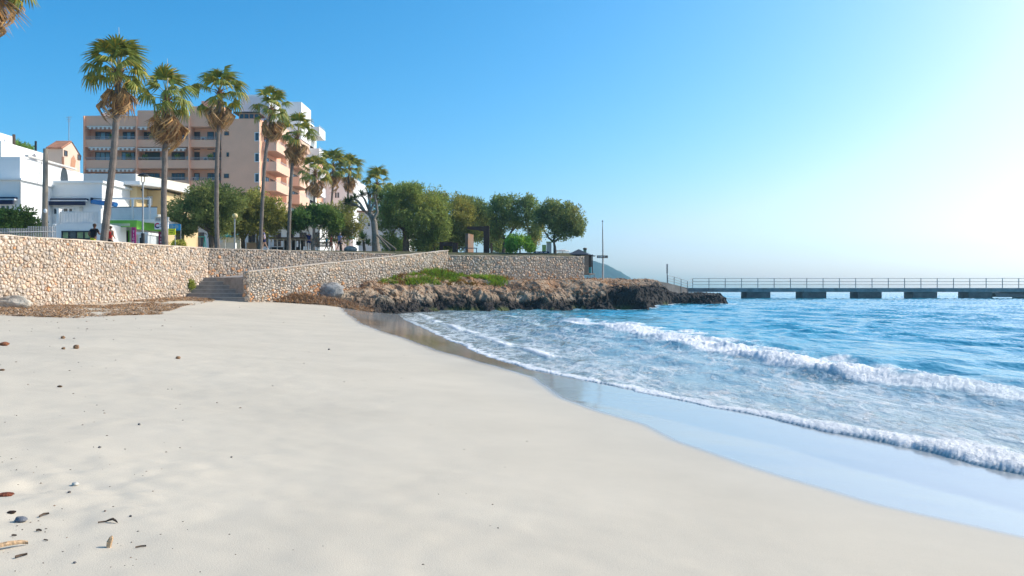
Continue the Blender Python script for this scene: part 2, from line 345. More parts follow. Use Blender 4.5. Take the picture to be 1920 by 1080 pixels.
def build_sea():
    ty = np.concatenate([np.linspace(-.42, .0, 220)[:-1], np.linspace(0, .72, 620), np.linspace(.725, 1.15, 60)])
    ys = 3.2 * (2000 / 3.2) ** np.linspace(0, 1, 900)
    Y, T = np.meshgrid(ys, ty, indexing='ij'); x = T * Y; y = Y
    # shape of the swash edge
    nearf = 1 - sstep(20, 60, y)
    q = (x - xw(y)) * .9 + nearf * (.30 * (fbm(x * 0, y * .9, 0, 4, 41) - .5) + .16 * (fbm(x * 3, y * 3, 0, 3, 43) - .5))
    far = sstep(.3, 5, q)
    zz = (wave(x, y, 1.9, 25, .07, 51) + wave(x, y, 2.9, 40, .085, 55) + wave(x, y, 6.5, 18, .085, 61) * sstep(18, 40, y) + wave(x, y, 1.1, 10, .035, 67) * (1 - sstep(40, 90, y))) * far
    zz *= 1 - sstep(150, 500, y) * .9
    zz += .006 * (fbm(x * 4, y * 2, 0, 2, 71) - .5) * sstep(0, .5, q)
    # the outer breaker
    bq = x - xb(y) + .9 * (fbm(y * .30, x * 0, 0, 3, 75) - .5) + .8 * (fbm(y * 1.3, x * 1.3, 0, 5, 77) - .5)
    along = sstep(4, 9, y) * (1 - sstep(38, 44, y)) * (.75 + .5 * vn(y * .25, 0, 0, 79))
    wid = (1.5 + 2.0 * vn(y * .22, 3, 0, 81))
    crest = np.exp(-np.where(bq < .35, ((bq - .35) / .42) ** 2, ((bq - .35) / 1.2) ** 2)) * along
    turb = ridged(x * 3.2, y * 2.6, 0, 4, 83)
    fm = sstep(-.18, .1, bq) * (1 - sstep(.35, 1.0, bq / wid - .7 * (fbm(x * 1.5, y * 1.2, 0, 5, 85) - .5) * 2)) * along
    holes = sstep(.18, .5, fbm(x * 2.6, y * 1.8, 0, 4, 87) + .35 * (1 - sstep(.2, 1.3, bq)))
    fm = fm * holes
    zz += crest * (.05 + .11 * fbm(x * .9, y * .7, 0, 3, 88)) + fm * (.11 * (fbm(x * 1.7, y * 1.5, 0, 5, 83) - .45) + .075 * (fbm(x * 13, y * 9, 0, 3, 89) - .5))
    # foam tail in front of / behind the breaker
    # the swash bore at the water's edge
    bw = sstep(11.2, 8.2, y) * .8 + .2
    h2 = np.exp(-np.where(q < .14, ((q - .14) / .12) ** 2, ((q - .14) / .42) ** 2)) * (.35 + .65 * sstep(16, 9, y)) * nearf
    wid2 = .12 + .8 * bw + .3 * (vn(y * .8, 9, 0, 91) - .5) * bw
    fm2 = sstep(-.02, .03, q) * (1 - sstep(.4, 1.0, q / wid2 - 1.3 * (fbm(x * 3.4, y * 2.8, 0, 5, 93) - .5))) * nearf
    fm2 *= sstep(.15, .42, fbm(x * 6.5, y * 5, 0, 3, 95) + .3 * bw)
    t2 = ridged(x * 6.5, y * 5.5, 0, 4, 97)
    zz += h2 * (.012 + .04 * bw * (.5 + fbm(x * 2, y * 1.6, 0, 3, 98))) + fm2 * bw * (.075 * (fbm(x * 4, y * 3.4, 0, 4, 97) - .4) + .035 * (fbm(x * 24, y * 18, 0, 2, 99) - .5))
    # third, small line inside the cove
    cq = (x - (xw(y) + 1.25)) + .5 * (fbm(y * .5, 0, 0, 3, 101) - .5)
    fm3 = sstep(-.1, .1, cq) * (1 - sstep(.1, .7, cq)) * sstep(16, 19, y) * (1 - sstep(48, 58, y)) * sstep(.32, .55, fbm(x * 2, y * 1.1, 0, 4, 103))
    zz += fm3 * .06
    foam = np.clip(np.maximum(np.maximum(fm, fm2), fm3 * .9), 0, 1)
    lace = np.clip(sstep(0, .35, q) * (1 - sstep(-.6, .9, bq - 1.0)) * (.75 + .5 * fbm(x * .5, y * .3, 0, 3, 105)) + (1 - sstep(0, 2.2, bq - 1.2)) * sstep(-.5, 0, bq) * .9, 0, 1) * (1 - sstep(40, 70, y))
    # foam washing round the rocks
    dr = np.abs(coast_dist(x, y)); rk = (1 - sstep(.1, 1.4, dr - .9 * (fbm(x * .8, y * .5, 0, 3, 107) - .5) * 2)) * sstep(.42, .6, fbm(x * 1.6, y * .7, 0, 4, 109)) * sstep(.06, .12, T)
    foam = np.maximum(foam, np.clip(rk, 0, 1) * .9)
    depth = np.where(bq > 0, .30 + .05 * bq, np.clip(q / 7, 0, 1) * .24 + .03)
    depth = np.clip(depth + .10 * (fbm(x * .09, y * .05, 0, 3, 111) - .5) * sstep(2, 8, q), 0, .99)
    depth = np.maximum(depth, sstep(30, 110, y) * .95 * sstep(-3, 10, x - xw(y)))
    z = zz + np.where(q < 0, np.maximum(q * .5, -.3), .012 * sstep(0, .3, q)) + .004
    me = grid_mesh('sea', np.stack([x, y, z], -1), m_sea, {'foam': foam, 'lace': lace, 'deep': depth}, True, keep=(q > -.5) & ~((y > 80) & (T < .02)))
    tag(link('sea', me), kind='structure')

# ---- rocky shore
COAST = np.array([(-20.5, 54.5), (-17.2, 54.4), (-16.3, 52.6), (-15, 51.8), (-13.9, 52.4), (-13.2, 54.6), (-12.5, 54.9), (-11.2, 53.5), (-9.6, 53.2), (-8.0, 54.2), (-6.8, 57), (-5.4, 59.8), (-3.6, 60.6), (-1.4, 60.2), (.6, 62.6), (2.2, 61.2), (4, 62.0), (5.5, 64.4),
                  (7.2, 62.6), (8.6, 65.2), (10.6, 64.0), (11.4, 67.5), (12.2, 71), (13.6, 77), (15.5, 82), (17.5, 86), (20, 86.4), (21, 84.4), (23, 85), (23.6, 87.5), (22.4, 92), (24, 104), (27, 118), (33, 128.5), (36, 134), (36, 145), (24, 160), (-30, 160), (-40, 60)], float)
def seg_dist(x, y, poly, closed=True):
    d = np.full(np.shape(x), 1e9); n = len(poly)
    for i in range(n if closed else n - 1):
        a = poly[i]; b = poly[(i + 1) % n]; ab = b - a
        t = np.clip(((x - a[0]) * ab[0] + (y - a[1]) * ab[1]) / (ab @ ab), 0, 1)
        d = np.minimum(d, (x - a[0] - t * ab[0]) ** 2 + (y - a[1] - t * ab[1]) ** 2)
    return np.sqrt(d)
def inside(x, y, poly):
    r = np.zeros(np.shape(x), bool); n = len(poly)
    for i in range(n):
        a = poly[i]; b = poly[(i + 1) % n]
        if a[1] == b[1]: continue
        c = ((a[1] > y) != (b[1] > y)) & (x < (b[0] - a[0]) * (y - a[1]) / (b[1] - a[1]) + a[0]); r ^= c
    return r
_cd = {}
def coast_dist(x, y):
    out = np.full(np.shape(x), 50.0); bb = (y > 45) & (y < 150) & (x > -25) & (x < 45)
    d = seg_dist(x[bb], y[bb], COAST); s = np.where(inside(x[bb], y[bb], COAST), 1, -1)
    out[bb] = d * s; out[~bb] = -50.0
    return out
def z_rock(x, y, d):
    """d: distance inland, negative at sea"""
    d2 = d + .9 * (fbm(x * .7, y * .5, 0, 4, 121) - .5) * 2 + .3 * (ridged(x * 1.7, y * 1.3, 0, 3, 123) - .5)
    right = sstep(6, 11, x); tip = sstep(1228, 1268, 960 + x / y * F); left = 1 - sstep(-13.5, -9, x)
    hc = .85 + .95 * right - .85 * tip - .25 * left + .5 * (fbm(x * .3, y * .3, 0, 3, 125) - .5)
    hc = hc - .3 * (1 - right) - .2 * right; cliff = hc * np.where(right > .5, sstep(-.25, .75, d2), sstep(-.25, 1.3, d2))
    slope = np.clip((d2 - .7) / (4.0 + 2.5 * right), 0, 1) ** .8
    top = 2.2 + .3 * sstep(-6, 8, x) + .25 * right - 1.75 * tip - .75 * sstep(100, 126, y) * (1 - tip)
    z = cliff + np.maximum(top - hc, 0) * slope + .85 * np.exp(-((960 + x / y * F - 800) / 105) ** 2) * np.clip((d2 - 1.8) / 4, 0, 1)
    z = z + .95 * np.exp(-((960 + x / y * F - 620) / 40) ** 2 - ((y - 55.4) / 1.2) ** 2) * sstep(-.4, .2, d2)
    rough = sstep(-.4, .4, d2) * (1 - .82 * sstep(1.2, 4.0, d2) * (1 - .55 * right))
    z = z + rough * (  .6 * (ridged(x * .55, y * .42, 0, 4, 127) - .55) + .34 * (fbm(x * 1.9, y * 1.5, 0, 3, 129) - .5) + .36 * (fbm(x * 4.5, y * 3.8, 0, 3, 131) - .5))
    z = z - rough * .42 * sstep(.72, .95, ridged(x * 1.15, y * .95, 0, 2, 137)) - rough * .16 * sstep(.7, .95, ridged(x * 3.1, y * 2.6, 0, 2, 139))
    lay = .18 * (1 - sstep(5, 9, d2)); zq = np.round(z / .3 + .4 * (vn(x * .6, y * .6, 0, 133) - .5)) * .3
    z = z + (zq - z) * .10 * rough
    return np.where(d2 < -.25, -.8 + d2 * .2, z)
def mat_rock():
    m = M('rock', (.44, .31, .20), .9, .3, .9, .9, 5.0, .25, tint=False, col2=(.24, .155, .10), world=True)
    n = m.node_tree; L = n.links; b = n.nodes['Principled BSDF']
    base = b.inputs['Base Color'].links[0].from_socket
    def mixin(cur, attr, col):
        a = nod(m, 'ShaderNodeAttribute', attribute_name=attr); x = nod(m, 'ShaderNodeMix', data_type='RGBA'); x.inputs['B'].default_value = (*col, 1)
        L.new(a.outputs['Fac'], x.inputs['Factor']); L.new(cur, x.inputs['A']); return x.outputs['Result']
    base = mixin(base, 'pale', (.45, .36, .26)); base = mixin(base, 'soil', (.37, .20, .105)); base = mixin(base, 'algae', (.020, .018, .018)); base = mixin(base, 'moss', (.10, .12, .03))
    L.new(base, b.inputs['Base Color']); 
    bp = [q for q in n.nodes if q.type == 'BUMP'][0]; bp.inputs['Distance'].default_value = .22
    return m
m_rock = mat_rock()
def build_rock():
    ys = np.concatenate([np.linspace(49, 72, 260), np.linspace(72.12, 96, 170), np.linspace(96.3, 150, 120)])
    tx = np.linspace(-.40, .31, 560)
    Y, T = np.meshgrid(ys, tx, indexing='ij'); x = T * Y; y = Y
    x = x + .12 * (vn(x * 2, y * 2, 0, 141) - .5); d = coast_dist(x, y); z = z_rock(x, y, d)
    x2 = x + .35 * (vn(x * 1.6, y * 1.6, z * 2.5, 143) - .5) * sstep(0, .3, z); y2 = y + .45 * (vn(x * 1.4, y * 1.4, z * 2.8, 145) - .5) * sstep(0, .3, z)
    nb = fbm(x * .8, y * .8, z, 4, 147)
    lim = .86 + 1.2 * sstep(5, 10, x) + .25 * (1 - sstep(20, 24, x)) * sstep(14, 17, x)
    algae = np.clip((1 - sstep(-.35, .35, z - lim - 1.1 * (nb - .5))) * (1 - .92 * (1 - sstep(-13, -8, x))), 0, .96)
    soil = sstep(.45, .7, fbm(x * .45, y * .7, 0, 3, 149)) * sstep(1.2, 1.9, z) * .75 * sstep(-12, -8, x)
    pale = sstep(.5, .75, fbm(x * 1.3, y * 1.1, z, 4, 151)) * .8
    moss = sstep(.55, .7, fbm(x * .5, y * .5, 0, 3, 153)) * (1 - sstep(.12, .4, z)) * .7
    me = grid_mesh('rocky_shore', np.stack([x2, y2, z], -1), m_rock, {'algae': algae, 'soil': soil, 'pale': pale, 'moss': moss}, False, keep=(d > -1.2))
    tag(link('rocky_shore', me), kind='structure')
build_rock()
build_sea()

# ---- wall lines (plan) with bottom and top heights
WL = [(X(-120, 31.5), 31.5), (X(390, 52), 52)]                        # left wall
WLt = (Z(432, 31.5), Z(465, 52))
WB = [(X(390, 52), 52), (X(742, 65.5), 65.5)]                         # wall behind the ramp
WBt = (Z(465, 52), Z(475.5, 65.5))
WC1 = [(X(466, 48.9), 48.9), (X(840, 68.5), 68.5)]                    # ramp wall
WC1t = (Z(508.5, 48.9), Z(469, 68.5))
WC2 = [(X(840, 68.5), 68.5), (X(1095, 76.5), 76.5)]                   # level wall to the kiosk
WC2t = (Z(478.5, 68.5), Z(480.5, 76.5))
m_prom = M('promenade_paving', (.48, .44, .38), .9, .15, 1.2, .1, 20)
m_lawn = M('lawn', (.07, .085, .03), .95, .4, .6, .4, 14, .2, col2=(.11, .085, .05))
def build_prom():
    fr = []
    for px, (a, b), (za, zb), lo in [(-120, WL, WLt, .75), (0, WL, WLt, .75), (200, WL, WLt, .75), (389, WL, WLt, .6), (391, WB, WBt, .35), (500, WB, WBt, .3), (640, WB, WBt, .2), (742, WB, WBt, .1), (745, WC1, WC1t, .12), (839, WC1, WC1t, .3), (842, WC2, WC2t, .12), (950, WC2, WC2t, .1), (1094, WC2, WC2t, .15)]:
        k = (px - 960) / F; t = (k * a[1] - a[0]) / ((b[0] - a[0]) - k * (b[1] - a[1])); fr.append((a[0] + t * (b[0] - a[0]) - .18, a[1] + t * (b[1] - a[1]) + .18, za + t * (zb - za) - lo))
    fr.insert(0, (-26.3, 8.0, 2.9)); mb = MB(); rows = []
    for (x, y, z) in fr:
        k = x / y; zb = 5.35 if k > -.42 else 4.75
        y2 = max(84, y + 7); row = [(x, y, z - 3.5), (x, y, z), (k * (y + 3), y + 3, z + (zb - z) * .32), (k * (y + .55 * (y2 - y)), y + .55 * (y2 - y), z + (zb - z) * .86), (k * y2, y2, zb), (k * 125, 125, zb + .1), (k * 400, 400, zb + .3)]
        rows.append(row)
    n = len(rows[0]); vs = [v for r in rows for v in r]
    fs = [(i * n + j, (i + 1) * n + j, (i + 1) * n + j + 1, i * n + j + 1) for i in range(len(rows) - 1) for j in range(n - 1)]
    mb.add(vs, fs); o = mb.build('promenade', m_prom); o.data.materials.append(m_lawn)
    for p in o.data.polygons:
        i, j = divmod(p.index, n - 1)
        if i >= 5 and j in (1, 2, 3): p.material_index = 1
    tag(o, kind='structure')
build_prom()
def zprom(px, d):
    """height of the promenade under an image column at a depth"""
    dg = bpy.context.evaluated_depsgraph_get(); o = bpy.data.objects['promenade']
    ok, loc, nn, fi = o.ray_cast(Vector((X(px, d), d, 40)), Vector((0, 0, -1)))
    return loc.z if ok else 5.3

# ---- headland and the air
HD = 1400.0
m_hill = M('headland_forest', (.022, .05, .03), .95, .5, .02, .6, .09, .1)
def build_hill():
    n, m = 160, 60
    u = np.linspace(0, 1, n); v = np.linspace(0, 1, m); U, V = np.meshgrid(u, v, indexing='ij')
    xs = X(820, HD) + U * (X(1206, HD) - X(820, HD))
    prof = np.interp(960 + xs / HD * F, [800, 950, 1050, 1090, 1115, 1135, 1150, 1165, 1180, 1190, 1200, 1206], [20, 35, 55, 58, 55, 49, 41, 33, 23, 15, 6, 0]) * HD / F
    ys = HD + (V - .4) * 260
    sh = np.where(V < .4, sstep(0, .4, V), 1 - .5 * sstep(.4, 1, V))
    z = -2 + prof * sh * (1 + .16 * (fbm(xs * .02, ys * .02, 0, 4, 161) - .5)) + 2.2 * (ridged(xs * .09, ys * .09, 0, 3, 163) - .5) * sh
    tag(link('headland_hill', grid_mesh('headland_hill', np.stack([xs, ys, z], -1), m_hill, None, False)), kind='structure')
build_hill()
def build_haze():
    m = bpy.data.materials.new('haze'); m.use_nodes = True; n = m.node_tree; n.nodes.remove(n.nodes['Principled BSDF'])
    v = n.nodes.new('ShaderNodeVolumePrincipled'); v.inputs['Color'].default_value = (.58, .86, 1.0, 1); v.inputs['Density'].default_value = HAZE; v.inputs['Anisotropy'].default_value = .6
    n.links.new(v.outputs[0], n.nodes['Material Output'].inputs['Volume'])
    o = MB().box(-1700, 2400, -60, 2050, -4, 112).build('haze', m); tag(o, kind='stuff')
HAZE = 0.00031
build_haze()
# ------------------------------------------------------------------ rubble stone walls and the steps
m_stone = M('limestone', (.61, .53, .44), .9, .14, 4, .5, 18, .2, tint=True)
m_mortar = M('mortar', (.40, .33, .26), .95, .25, 3, .5, 30, .2)
def clip(poly, nx, ny, c):
    out = []; n = len(poly)
    for i in range(n):
        a, b = poly[i], poly[(i + 1) % n]; da = a[0] * nx + a[1] * ny - c; db = b[0] * nx + b[1] * ny - c
        if da <= 0: out.append(a)
        if (da < 0 < db) or (db < 0 < da):
            t = da / (da - db); out.append((a[0] + t * (b[0] - a[0]), a[1] + t * (b[1] - a[1])))
    return out
def rubble_cells(L, H, size, seed, row=None):
    r = random.Random(seed); nu, nv = max(2, round(L / size)), max(2, round(H / (size * .82))); du, dv = L / nu, H / nv
    pt = {}
    for i in range(-2, nu + 2):
        for j in range(-2, nv + 2):
            pt[i, j] = ((i + .5 + r.uniform(-.46, .46)) * du, (j + .5 + r.uniform(-.44, .44)) * dv, r.random())
    cells = []
    for i in range(nu):
        for j in range(nv):
            x, y, wq = pt[i, j]; poly = [(x - 2 * size, y - 2 * size), (x + 2 * size, y - 2 * size), (x + 2 * size, y + 2 * size), (x - 2 * size, y + 2 * size)]
            for a in range(-2, 3):
                for b in range(-2, 3):
                    if a or b:
                        x2, y2, w2 = pt.get((i + a, j + b), (99, 99, 0))
                        if x2 == 99: continue
                        nx, ny = x2 - x, y2 - y; ln = math.hypot(nx, ny); nx /= ln; ny /= ln
                        poly = clip(poly, nx, ny, nx * x + ny * y + ln * (.5 + .34 * (wq - w2)))
                        if len(poly) < 3: break
            if len(poly) < 3: continue
            for q in ((-1, 0, 0), (1, 0, L), (0, -1, 0), (0, 1, H)):
                poly = clip(poly, *q)
                if len(poly) < 3: break
            if len(poly) >= 3: cells.append(poly)
    return cells
def stone_tint(r, orange=0.0):
    b = r.uniform(.78, 1.16)
    if r.random() < orange: return (1.2 * b, .76 * b, .48 * b)
    k = r.random()
    if k < .16: return (1.05 * b, .95 * b, .84 * b)
    if k < .36: return (.86 * b, .90 * b, .96 * b)
    if k < .46: return (1.12 * b, .96 * b, .86 * b)
    return (b, b, b)
def stone_wall(root, A, B, zb, zt, size, seed, nparts, thick=.45, orange=None, tintmul=(1, 1, 1), cap=True):
    """A, B plan points; zb/zt bottom and top heights at both ends; stones face the right-hand side of A->B"""
    A, B = Vector((A[0], A[1], 0)), Vector((B[0], B[1], 0)); L = (B - A).length; u = (B - A) / L; n = Vector((u.y, -u.x, 0))
    H = max(zt[0] - zb[0], zt[1] - zb[1])
    def pos(s, v, h):
        t = s / L; z0 = zb[0] + t * (zb[1] - zb[0]); z1 = zt[0] + t * (zt[1] - zt[0])
        p = A + u * s + n * h; return Vector((p.x, p.y, z0 + (z1 - z0) * v / H))
    cells = rubble_cells(L, H, size, seed); r = random.Random(seed + 1)
    cells = [c for c in cells]
    def area(c): return abs(sum(c[i][0] * c[(i + 1) % len(c)][1] - c[(i + 1) % len(c)][0] * c[i][1] for i in range(len(c)))) / 2
    order = sorted(cells, key=area, reverse=True); rest = MB()
    for q, c in enumerate(order):
        cx = sum(p[0] for p in c) / len(c); cy = sum(p[1] for p in c) / len(c); ar = area(c)
        if ar < .0025: continue
        rr = math.sqrt(ar); g = max(.55, 1 - .030 / rr); h = r.uniform(.035, .09) * min(1.3, rr / .2); tu, tv = r.uniform(-.22, .22), r.uniform(-.25, .15)
        pts = []; c2 = []
        for i, p in enumerate(c):                      # split long edges, jitter
            c2.append(p); nx = c[(i + 1) % len(c)]
            if math.hypot(nx[0] - p[0], nx[1] - p[1]) > .8 * rr: c2.append(((p[0] + nx[0]) / 2 + (cx - p[0]) * .0, (p[1] + nx[1]) / 2))
        base, top = [], []
        for p in c2:
            k = g * r.uniform(.90, 1.0); a, b = cx + (p[0] - cx) * k, cy + (p[1] - cy) * k; base.append(pos(a, b, -.03))
            k2 = r.uniform(.70, .86); a2, b2 = cx + (a - cx) * k2, cy + (b - cy) * k2
            top.append(pos(a2, b2, h * r.uniform(.75, 1.0) + (a2 - cx) * tu + (b2 - cy) * tv))
        m = len(c2); mid = pos(cx + r.uniform(-.1, .1) * rr, cy + r.uniform(-.1, .1) * rr, h * r.uniform(1.0, 1.25))
        o = orange(cx / L, cy / H) if orange else .02
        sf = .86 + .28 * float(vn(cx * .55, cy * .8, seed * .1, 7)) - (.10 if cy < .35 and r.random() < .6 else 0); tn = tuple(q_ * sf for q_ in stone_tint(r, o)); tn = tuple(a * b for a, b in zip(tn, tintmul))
        mb = MB() if q < nparts else rest
        mb.tint = tn
        mb.add(base + top + [mid], [(i, (i + 1) % m, (i + 1) % m + m, i + m) for i in range(m)] + [(i + m, (i + 1) % m + m, 2 * m) for i in range(m)])
        if q < nparts: mb.build('stone', m_stone, root)
    if rest.v: tag(rest.build('stone_courses', m_stone, root), kind='stuff')
    k = MB(); b = [A + n * .0, B + n * .0, B - n * thick, A - n * thick]
    z0 = [zb[0], zb[1], zb[1], zb[0]]; z1 = [zt[0] - .05, zt[1] - .05, zt[1] - .05, zt[0] - .05]
    k.prism([(p.x, p.y) for p in b], [z - .6 for z in z0], z1); k.build('mortar_core', m_mortar, root)
    if cap:
        k = MB(); ns = max(3, int(L / .6)); r2 = random.Random(seed + 3); vs = []; fs = []
        for i in range(ns + 1):
            t = i / ns; p = A + (B - A) * t; zc = zt[0] + t * (zt[1] - zt[0]); o = .06 + r2.uniform(-.03, .04); hh = r2.uniform(-.015, .03)
            f = p + n * o; bk = p - n * (thick + .02)
            vs += [(f.x, f.y, zc - .049), (f.x, f.y, zc + hh), (bk.x, bk.y, zc + hh), (bk.x, bk.y, zc - .049)]
        for i in range(ns):
            for j in range(4): fs.append((i * 4 + j, (i + 1) * 4 + j, (i + 1) * 4 + (j + 1) % 4, i * 4 + (j + 1) % 4))
        fs += [(3, 2, 1, 0), (ns * 4, ns * 4 + 1, ns * 4 + 2, ns * 4 + 3)]
        k.tint = tuple(.95 * a for a in tintmul); k.add(vs, fs); k.build('coping', m_stone, root)
def zs(p): return float(z_sand(np.array(p[0]), np.array(p[1])))
t = thing('retaining_wall', 'long pale rubble stone wall at the back of the sand, left of the steps', 'wall', (*WL[0], .8), 'rubble stone walls above the beach')
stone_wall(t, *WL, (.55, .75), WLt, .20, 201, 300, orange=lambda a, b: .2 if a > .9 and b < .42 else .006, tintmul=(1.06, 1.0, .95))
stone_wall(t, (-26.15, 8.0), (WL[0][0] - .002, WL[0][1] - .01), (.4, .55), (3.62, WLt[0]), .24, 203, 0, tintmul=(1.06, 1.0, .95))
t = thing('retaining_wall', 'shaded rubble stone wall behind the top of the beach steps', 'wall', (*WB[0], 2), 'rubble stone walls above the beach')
stone_wall(t, *WB, (1.9, 2.6), WBt, .21, 211, 120, orange=lambda a, b: .28 if a < .35 and b < .45 else .008, tintmul=(.80, .77, .76))  # shade on this wall is put into a darker stone tint
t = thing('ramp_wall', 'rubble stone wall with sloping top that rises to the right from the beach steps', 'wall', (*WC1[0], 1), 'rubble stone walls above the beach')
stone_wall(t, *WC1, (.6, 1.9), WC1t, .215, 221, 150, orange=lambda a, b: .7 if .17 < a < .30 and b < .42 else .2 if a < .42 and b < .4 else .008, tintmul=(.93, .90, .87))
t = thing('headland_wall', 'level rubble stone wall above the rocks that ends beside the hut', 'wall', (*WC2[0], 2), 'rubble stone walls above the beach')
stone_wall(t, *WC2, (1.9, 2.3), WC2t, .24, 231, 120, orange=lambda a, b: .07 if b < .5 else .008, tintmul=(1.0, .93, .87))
e0 = Vector((*WC2[1], 0)); e1 = e0 + Vector((-1.2, 3.2, 0))
stone_wall(t, e0, e1, (2.3, 2.5), (WC2t[1], WC2t[1]), .34, 241, 0, tintmul=(1.05, .97, .9))
e0 = Vector((*WC1[0], 0)); e1 = e0 + Vector((-.5, 1.8, 0))
# end face of the ramp wall beside the steps
t = bpy.data.objects['ramp_wall']
uc = (Vector((*WC1[1], 0)) - e0).normalized(); nc = Vector((uc.y, -uc.x, 0)); stone_wall(t, e0 - nc * .46 - uc * .004, e0 + nc * .05 - uc * .004, (.6, .6), (WC1t[0] - .05, WC1t[0] - .05), .24, 251, 0, thick=.05, tintmul=(1.08, 1.0, .93), cap=False)
m_conc = M('step_concrete', (.30, .27, .245), .9, .25, 2.5, .3, 20)
m_nose = M('step_edge', (.50, .46, .41), .9, .15, 4, .2, 20)
t = thing('beach_steps', 'broad concrete steps climbing from the sand between two stone walls', 'steps', (-18.5, 51, .9))
NS = 6; zb_, zt_ = .92, 2.42
for i in range(NS):
    f = i / NS; y0 = 48.9 + i * .5; z1 = zb_ + (i + 1) * (zt_ - zb_) / NS; xl = -20.55 + .12 * i; xr = -17.75 + .03 * i
    xl = X(338 + i * 8.0, y0); xr = X(467, y0) + (.0)
    pr = [(xl, y0), (xr, y0), (xr, y0 + .5 + (2.4 if i == NS - 1 else 0)), (xl, y0 + .5 + (2.4 if i == NS - 1 else 0))]
    st = MB().prism(pr, .2, z1 - .03).build('step', m_conc, t)
    MB().prism([(xl, y0 - .03), (xr, y0 - .03), (xr, y0 + .495), (xl, y0 + .495)], z1 - .029, z1).build('nosing', m_nose, st)
# ramp floor between both walls
mb = MB(); a0 = Vector((*WC1[0], 0)); a1 = Vector((*WC1[1], 0)); b0 = Vector((*WB[0], 0)); b1 = Vector((*WB[1], 0))
mb.prism([(a0.x, a0.y), (a1.x, a1.y), (b1.x, b1.y), (b0.x, b0.y + .1)], .5, [2.40, 4.1, 3.95, 2.40]); tag(mb.build('ramp', m_conc), kind='structure')

# boulders at the foot of the ramp wall
def boulder(name, label, c, r, seed, mat, tintv=(1, 1, 1)):
    n, m = 34, 22; th = np.linspace(0, 2 * np.pi, n, endpoint=False); ph = np.linspace(.02, np.pi - .02, m)
    T, Pp = np.meshgrid(th, ph, indexing='ij'); dx, dy, dz = np.cos(T) * np.sin(Pp), np.sin(T) * np.sin(Pp), np.cos(Pp)
    k = .72 + .5 * fbm(dx * 1.4 + seed, dy * 1.4, dz * 1.4, 4, seed) +   .34 * (ridged(dx * 3 + seed, dy * 3, dz * 3, 3, seed + 3) - .5)
    V = np.stack([dx * k * r[0], dy * k * r[1], dz * k * r[2]], -1).reshape(-1, 3)
    Q = [((i * m + j), ((i + 1) % n) * m + j, ((i + 1) % n) * m + j + 1, i * m + j + 1) for i in range(n) for j in range(m - 1)]
    me = np_mesh(name, V, Q, mat, {'tint': np.tile(np.array(tintv, np.float32), (len(V), 1))}, True)
    o = link(name, me, None, c); return tag(o, label, 'boulder')
m_boulder = M('boulder_stone', (.50, .48, .45), .9, .35, 2.6, 1.0, 9, .2, tint=True, col2=(.19, .185, .18))
boulder('boulder', 'big grey rounded boulder on the rocks below the ramp wall', (X(616, 55.0), 55.0, max(float(z_rock(np.array([X(616, 55.0)]), np.array([55.0]), coast_dist(np.array([X(616, 55.0)]), np.array([55.0])))[0]), zs((X(616, 55.0), 55.0))) + .42), (.98, .7, .62), 5, m_boulder)
boulder('boulder', 'small pale slab of rock leaning on the foot of the ramp wall by the steps', P(494, 547, 53.0), (.42, .3, .42), 9, m_boulder, (1.5, 1.4, 1.25))
boulder('boulder', 'dark small boulder half buried in dry seaweed below the ramp wall', P(528, 541, 53.4), (.4, .35, .3), 14, m_boulder, (.7, .7, .75))
boulder('boulder', 'low pale boulder at the bottom left end of the stone wall', (X(22, 34.6), 34.6, 1.02), (.8, .28, .34), 19, m_boulder, (1.5, 1.38, 1.2))

# dry seaweed: real strands lying in banks
m_weed = M('dry_seaweed', (.43, .335, .25), .95, .3, 5, 0, 10, .1, tint=True, transl=.15)
def strands(name, pts, z, ln, seed, mul=(1, 1, 1), wd=.018, lift=.06, up=0.0):
    g = np.random.default_rng(seed); n = len(pts); az = g.uniform(0, 2 * np.pi, n); el = g.uniform(-.1, .5, n) + up * g.random(n); L = ln * g.uniform(.5, 1.3, n)
    d = np.stack([np.cos(az) * np.cos(el), np.sin(az) * np.cos(el), np.sin(el)], -1); sd_ = np.stack([-np.sin(az), np.cos(az), g.uniform(-.6, .6, n)], -1) * (wd * g.uniform(.6, 1.5, n))[:, None]
    b = np.stack([pts[:, 0], pts[:, 1], z + g.random(n) * lift], -1); e = b + d * L[:, None]
    V = np.stack([b - sd_, b + sd_, e], 1).reshape(-1, 3); Fc = np.arange(n * 3).reshape(n, 3)
    k = g.uniform(.55, 1.35, n)[:, None]; col = np.where(g.random((n, 1)) < .3, np.array([[1.25, .95, .62]]), np.where(g.random((n, 1)) < .25, np.array([[.55, .5, .5]]), np.array([[1, 1, 1.]]))) * k * np.array([mul])
    me = np_mesh(name, V, Fc, m_weed, {'tint': np.repeat(col, 3, 0)}, False); o = link(name, me); tag(o, kind='stuff'); return o
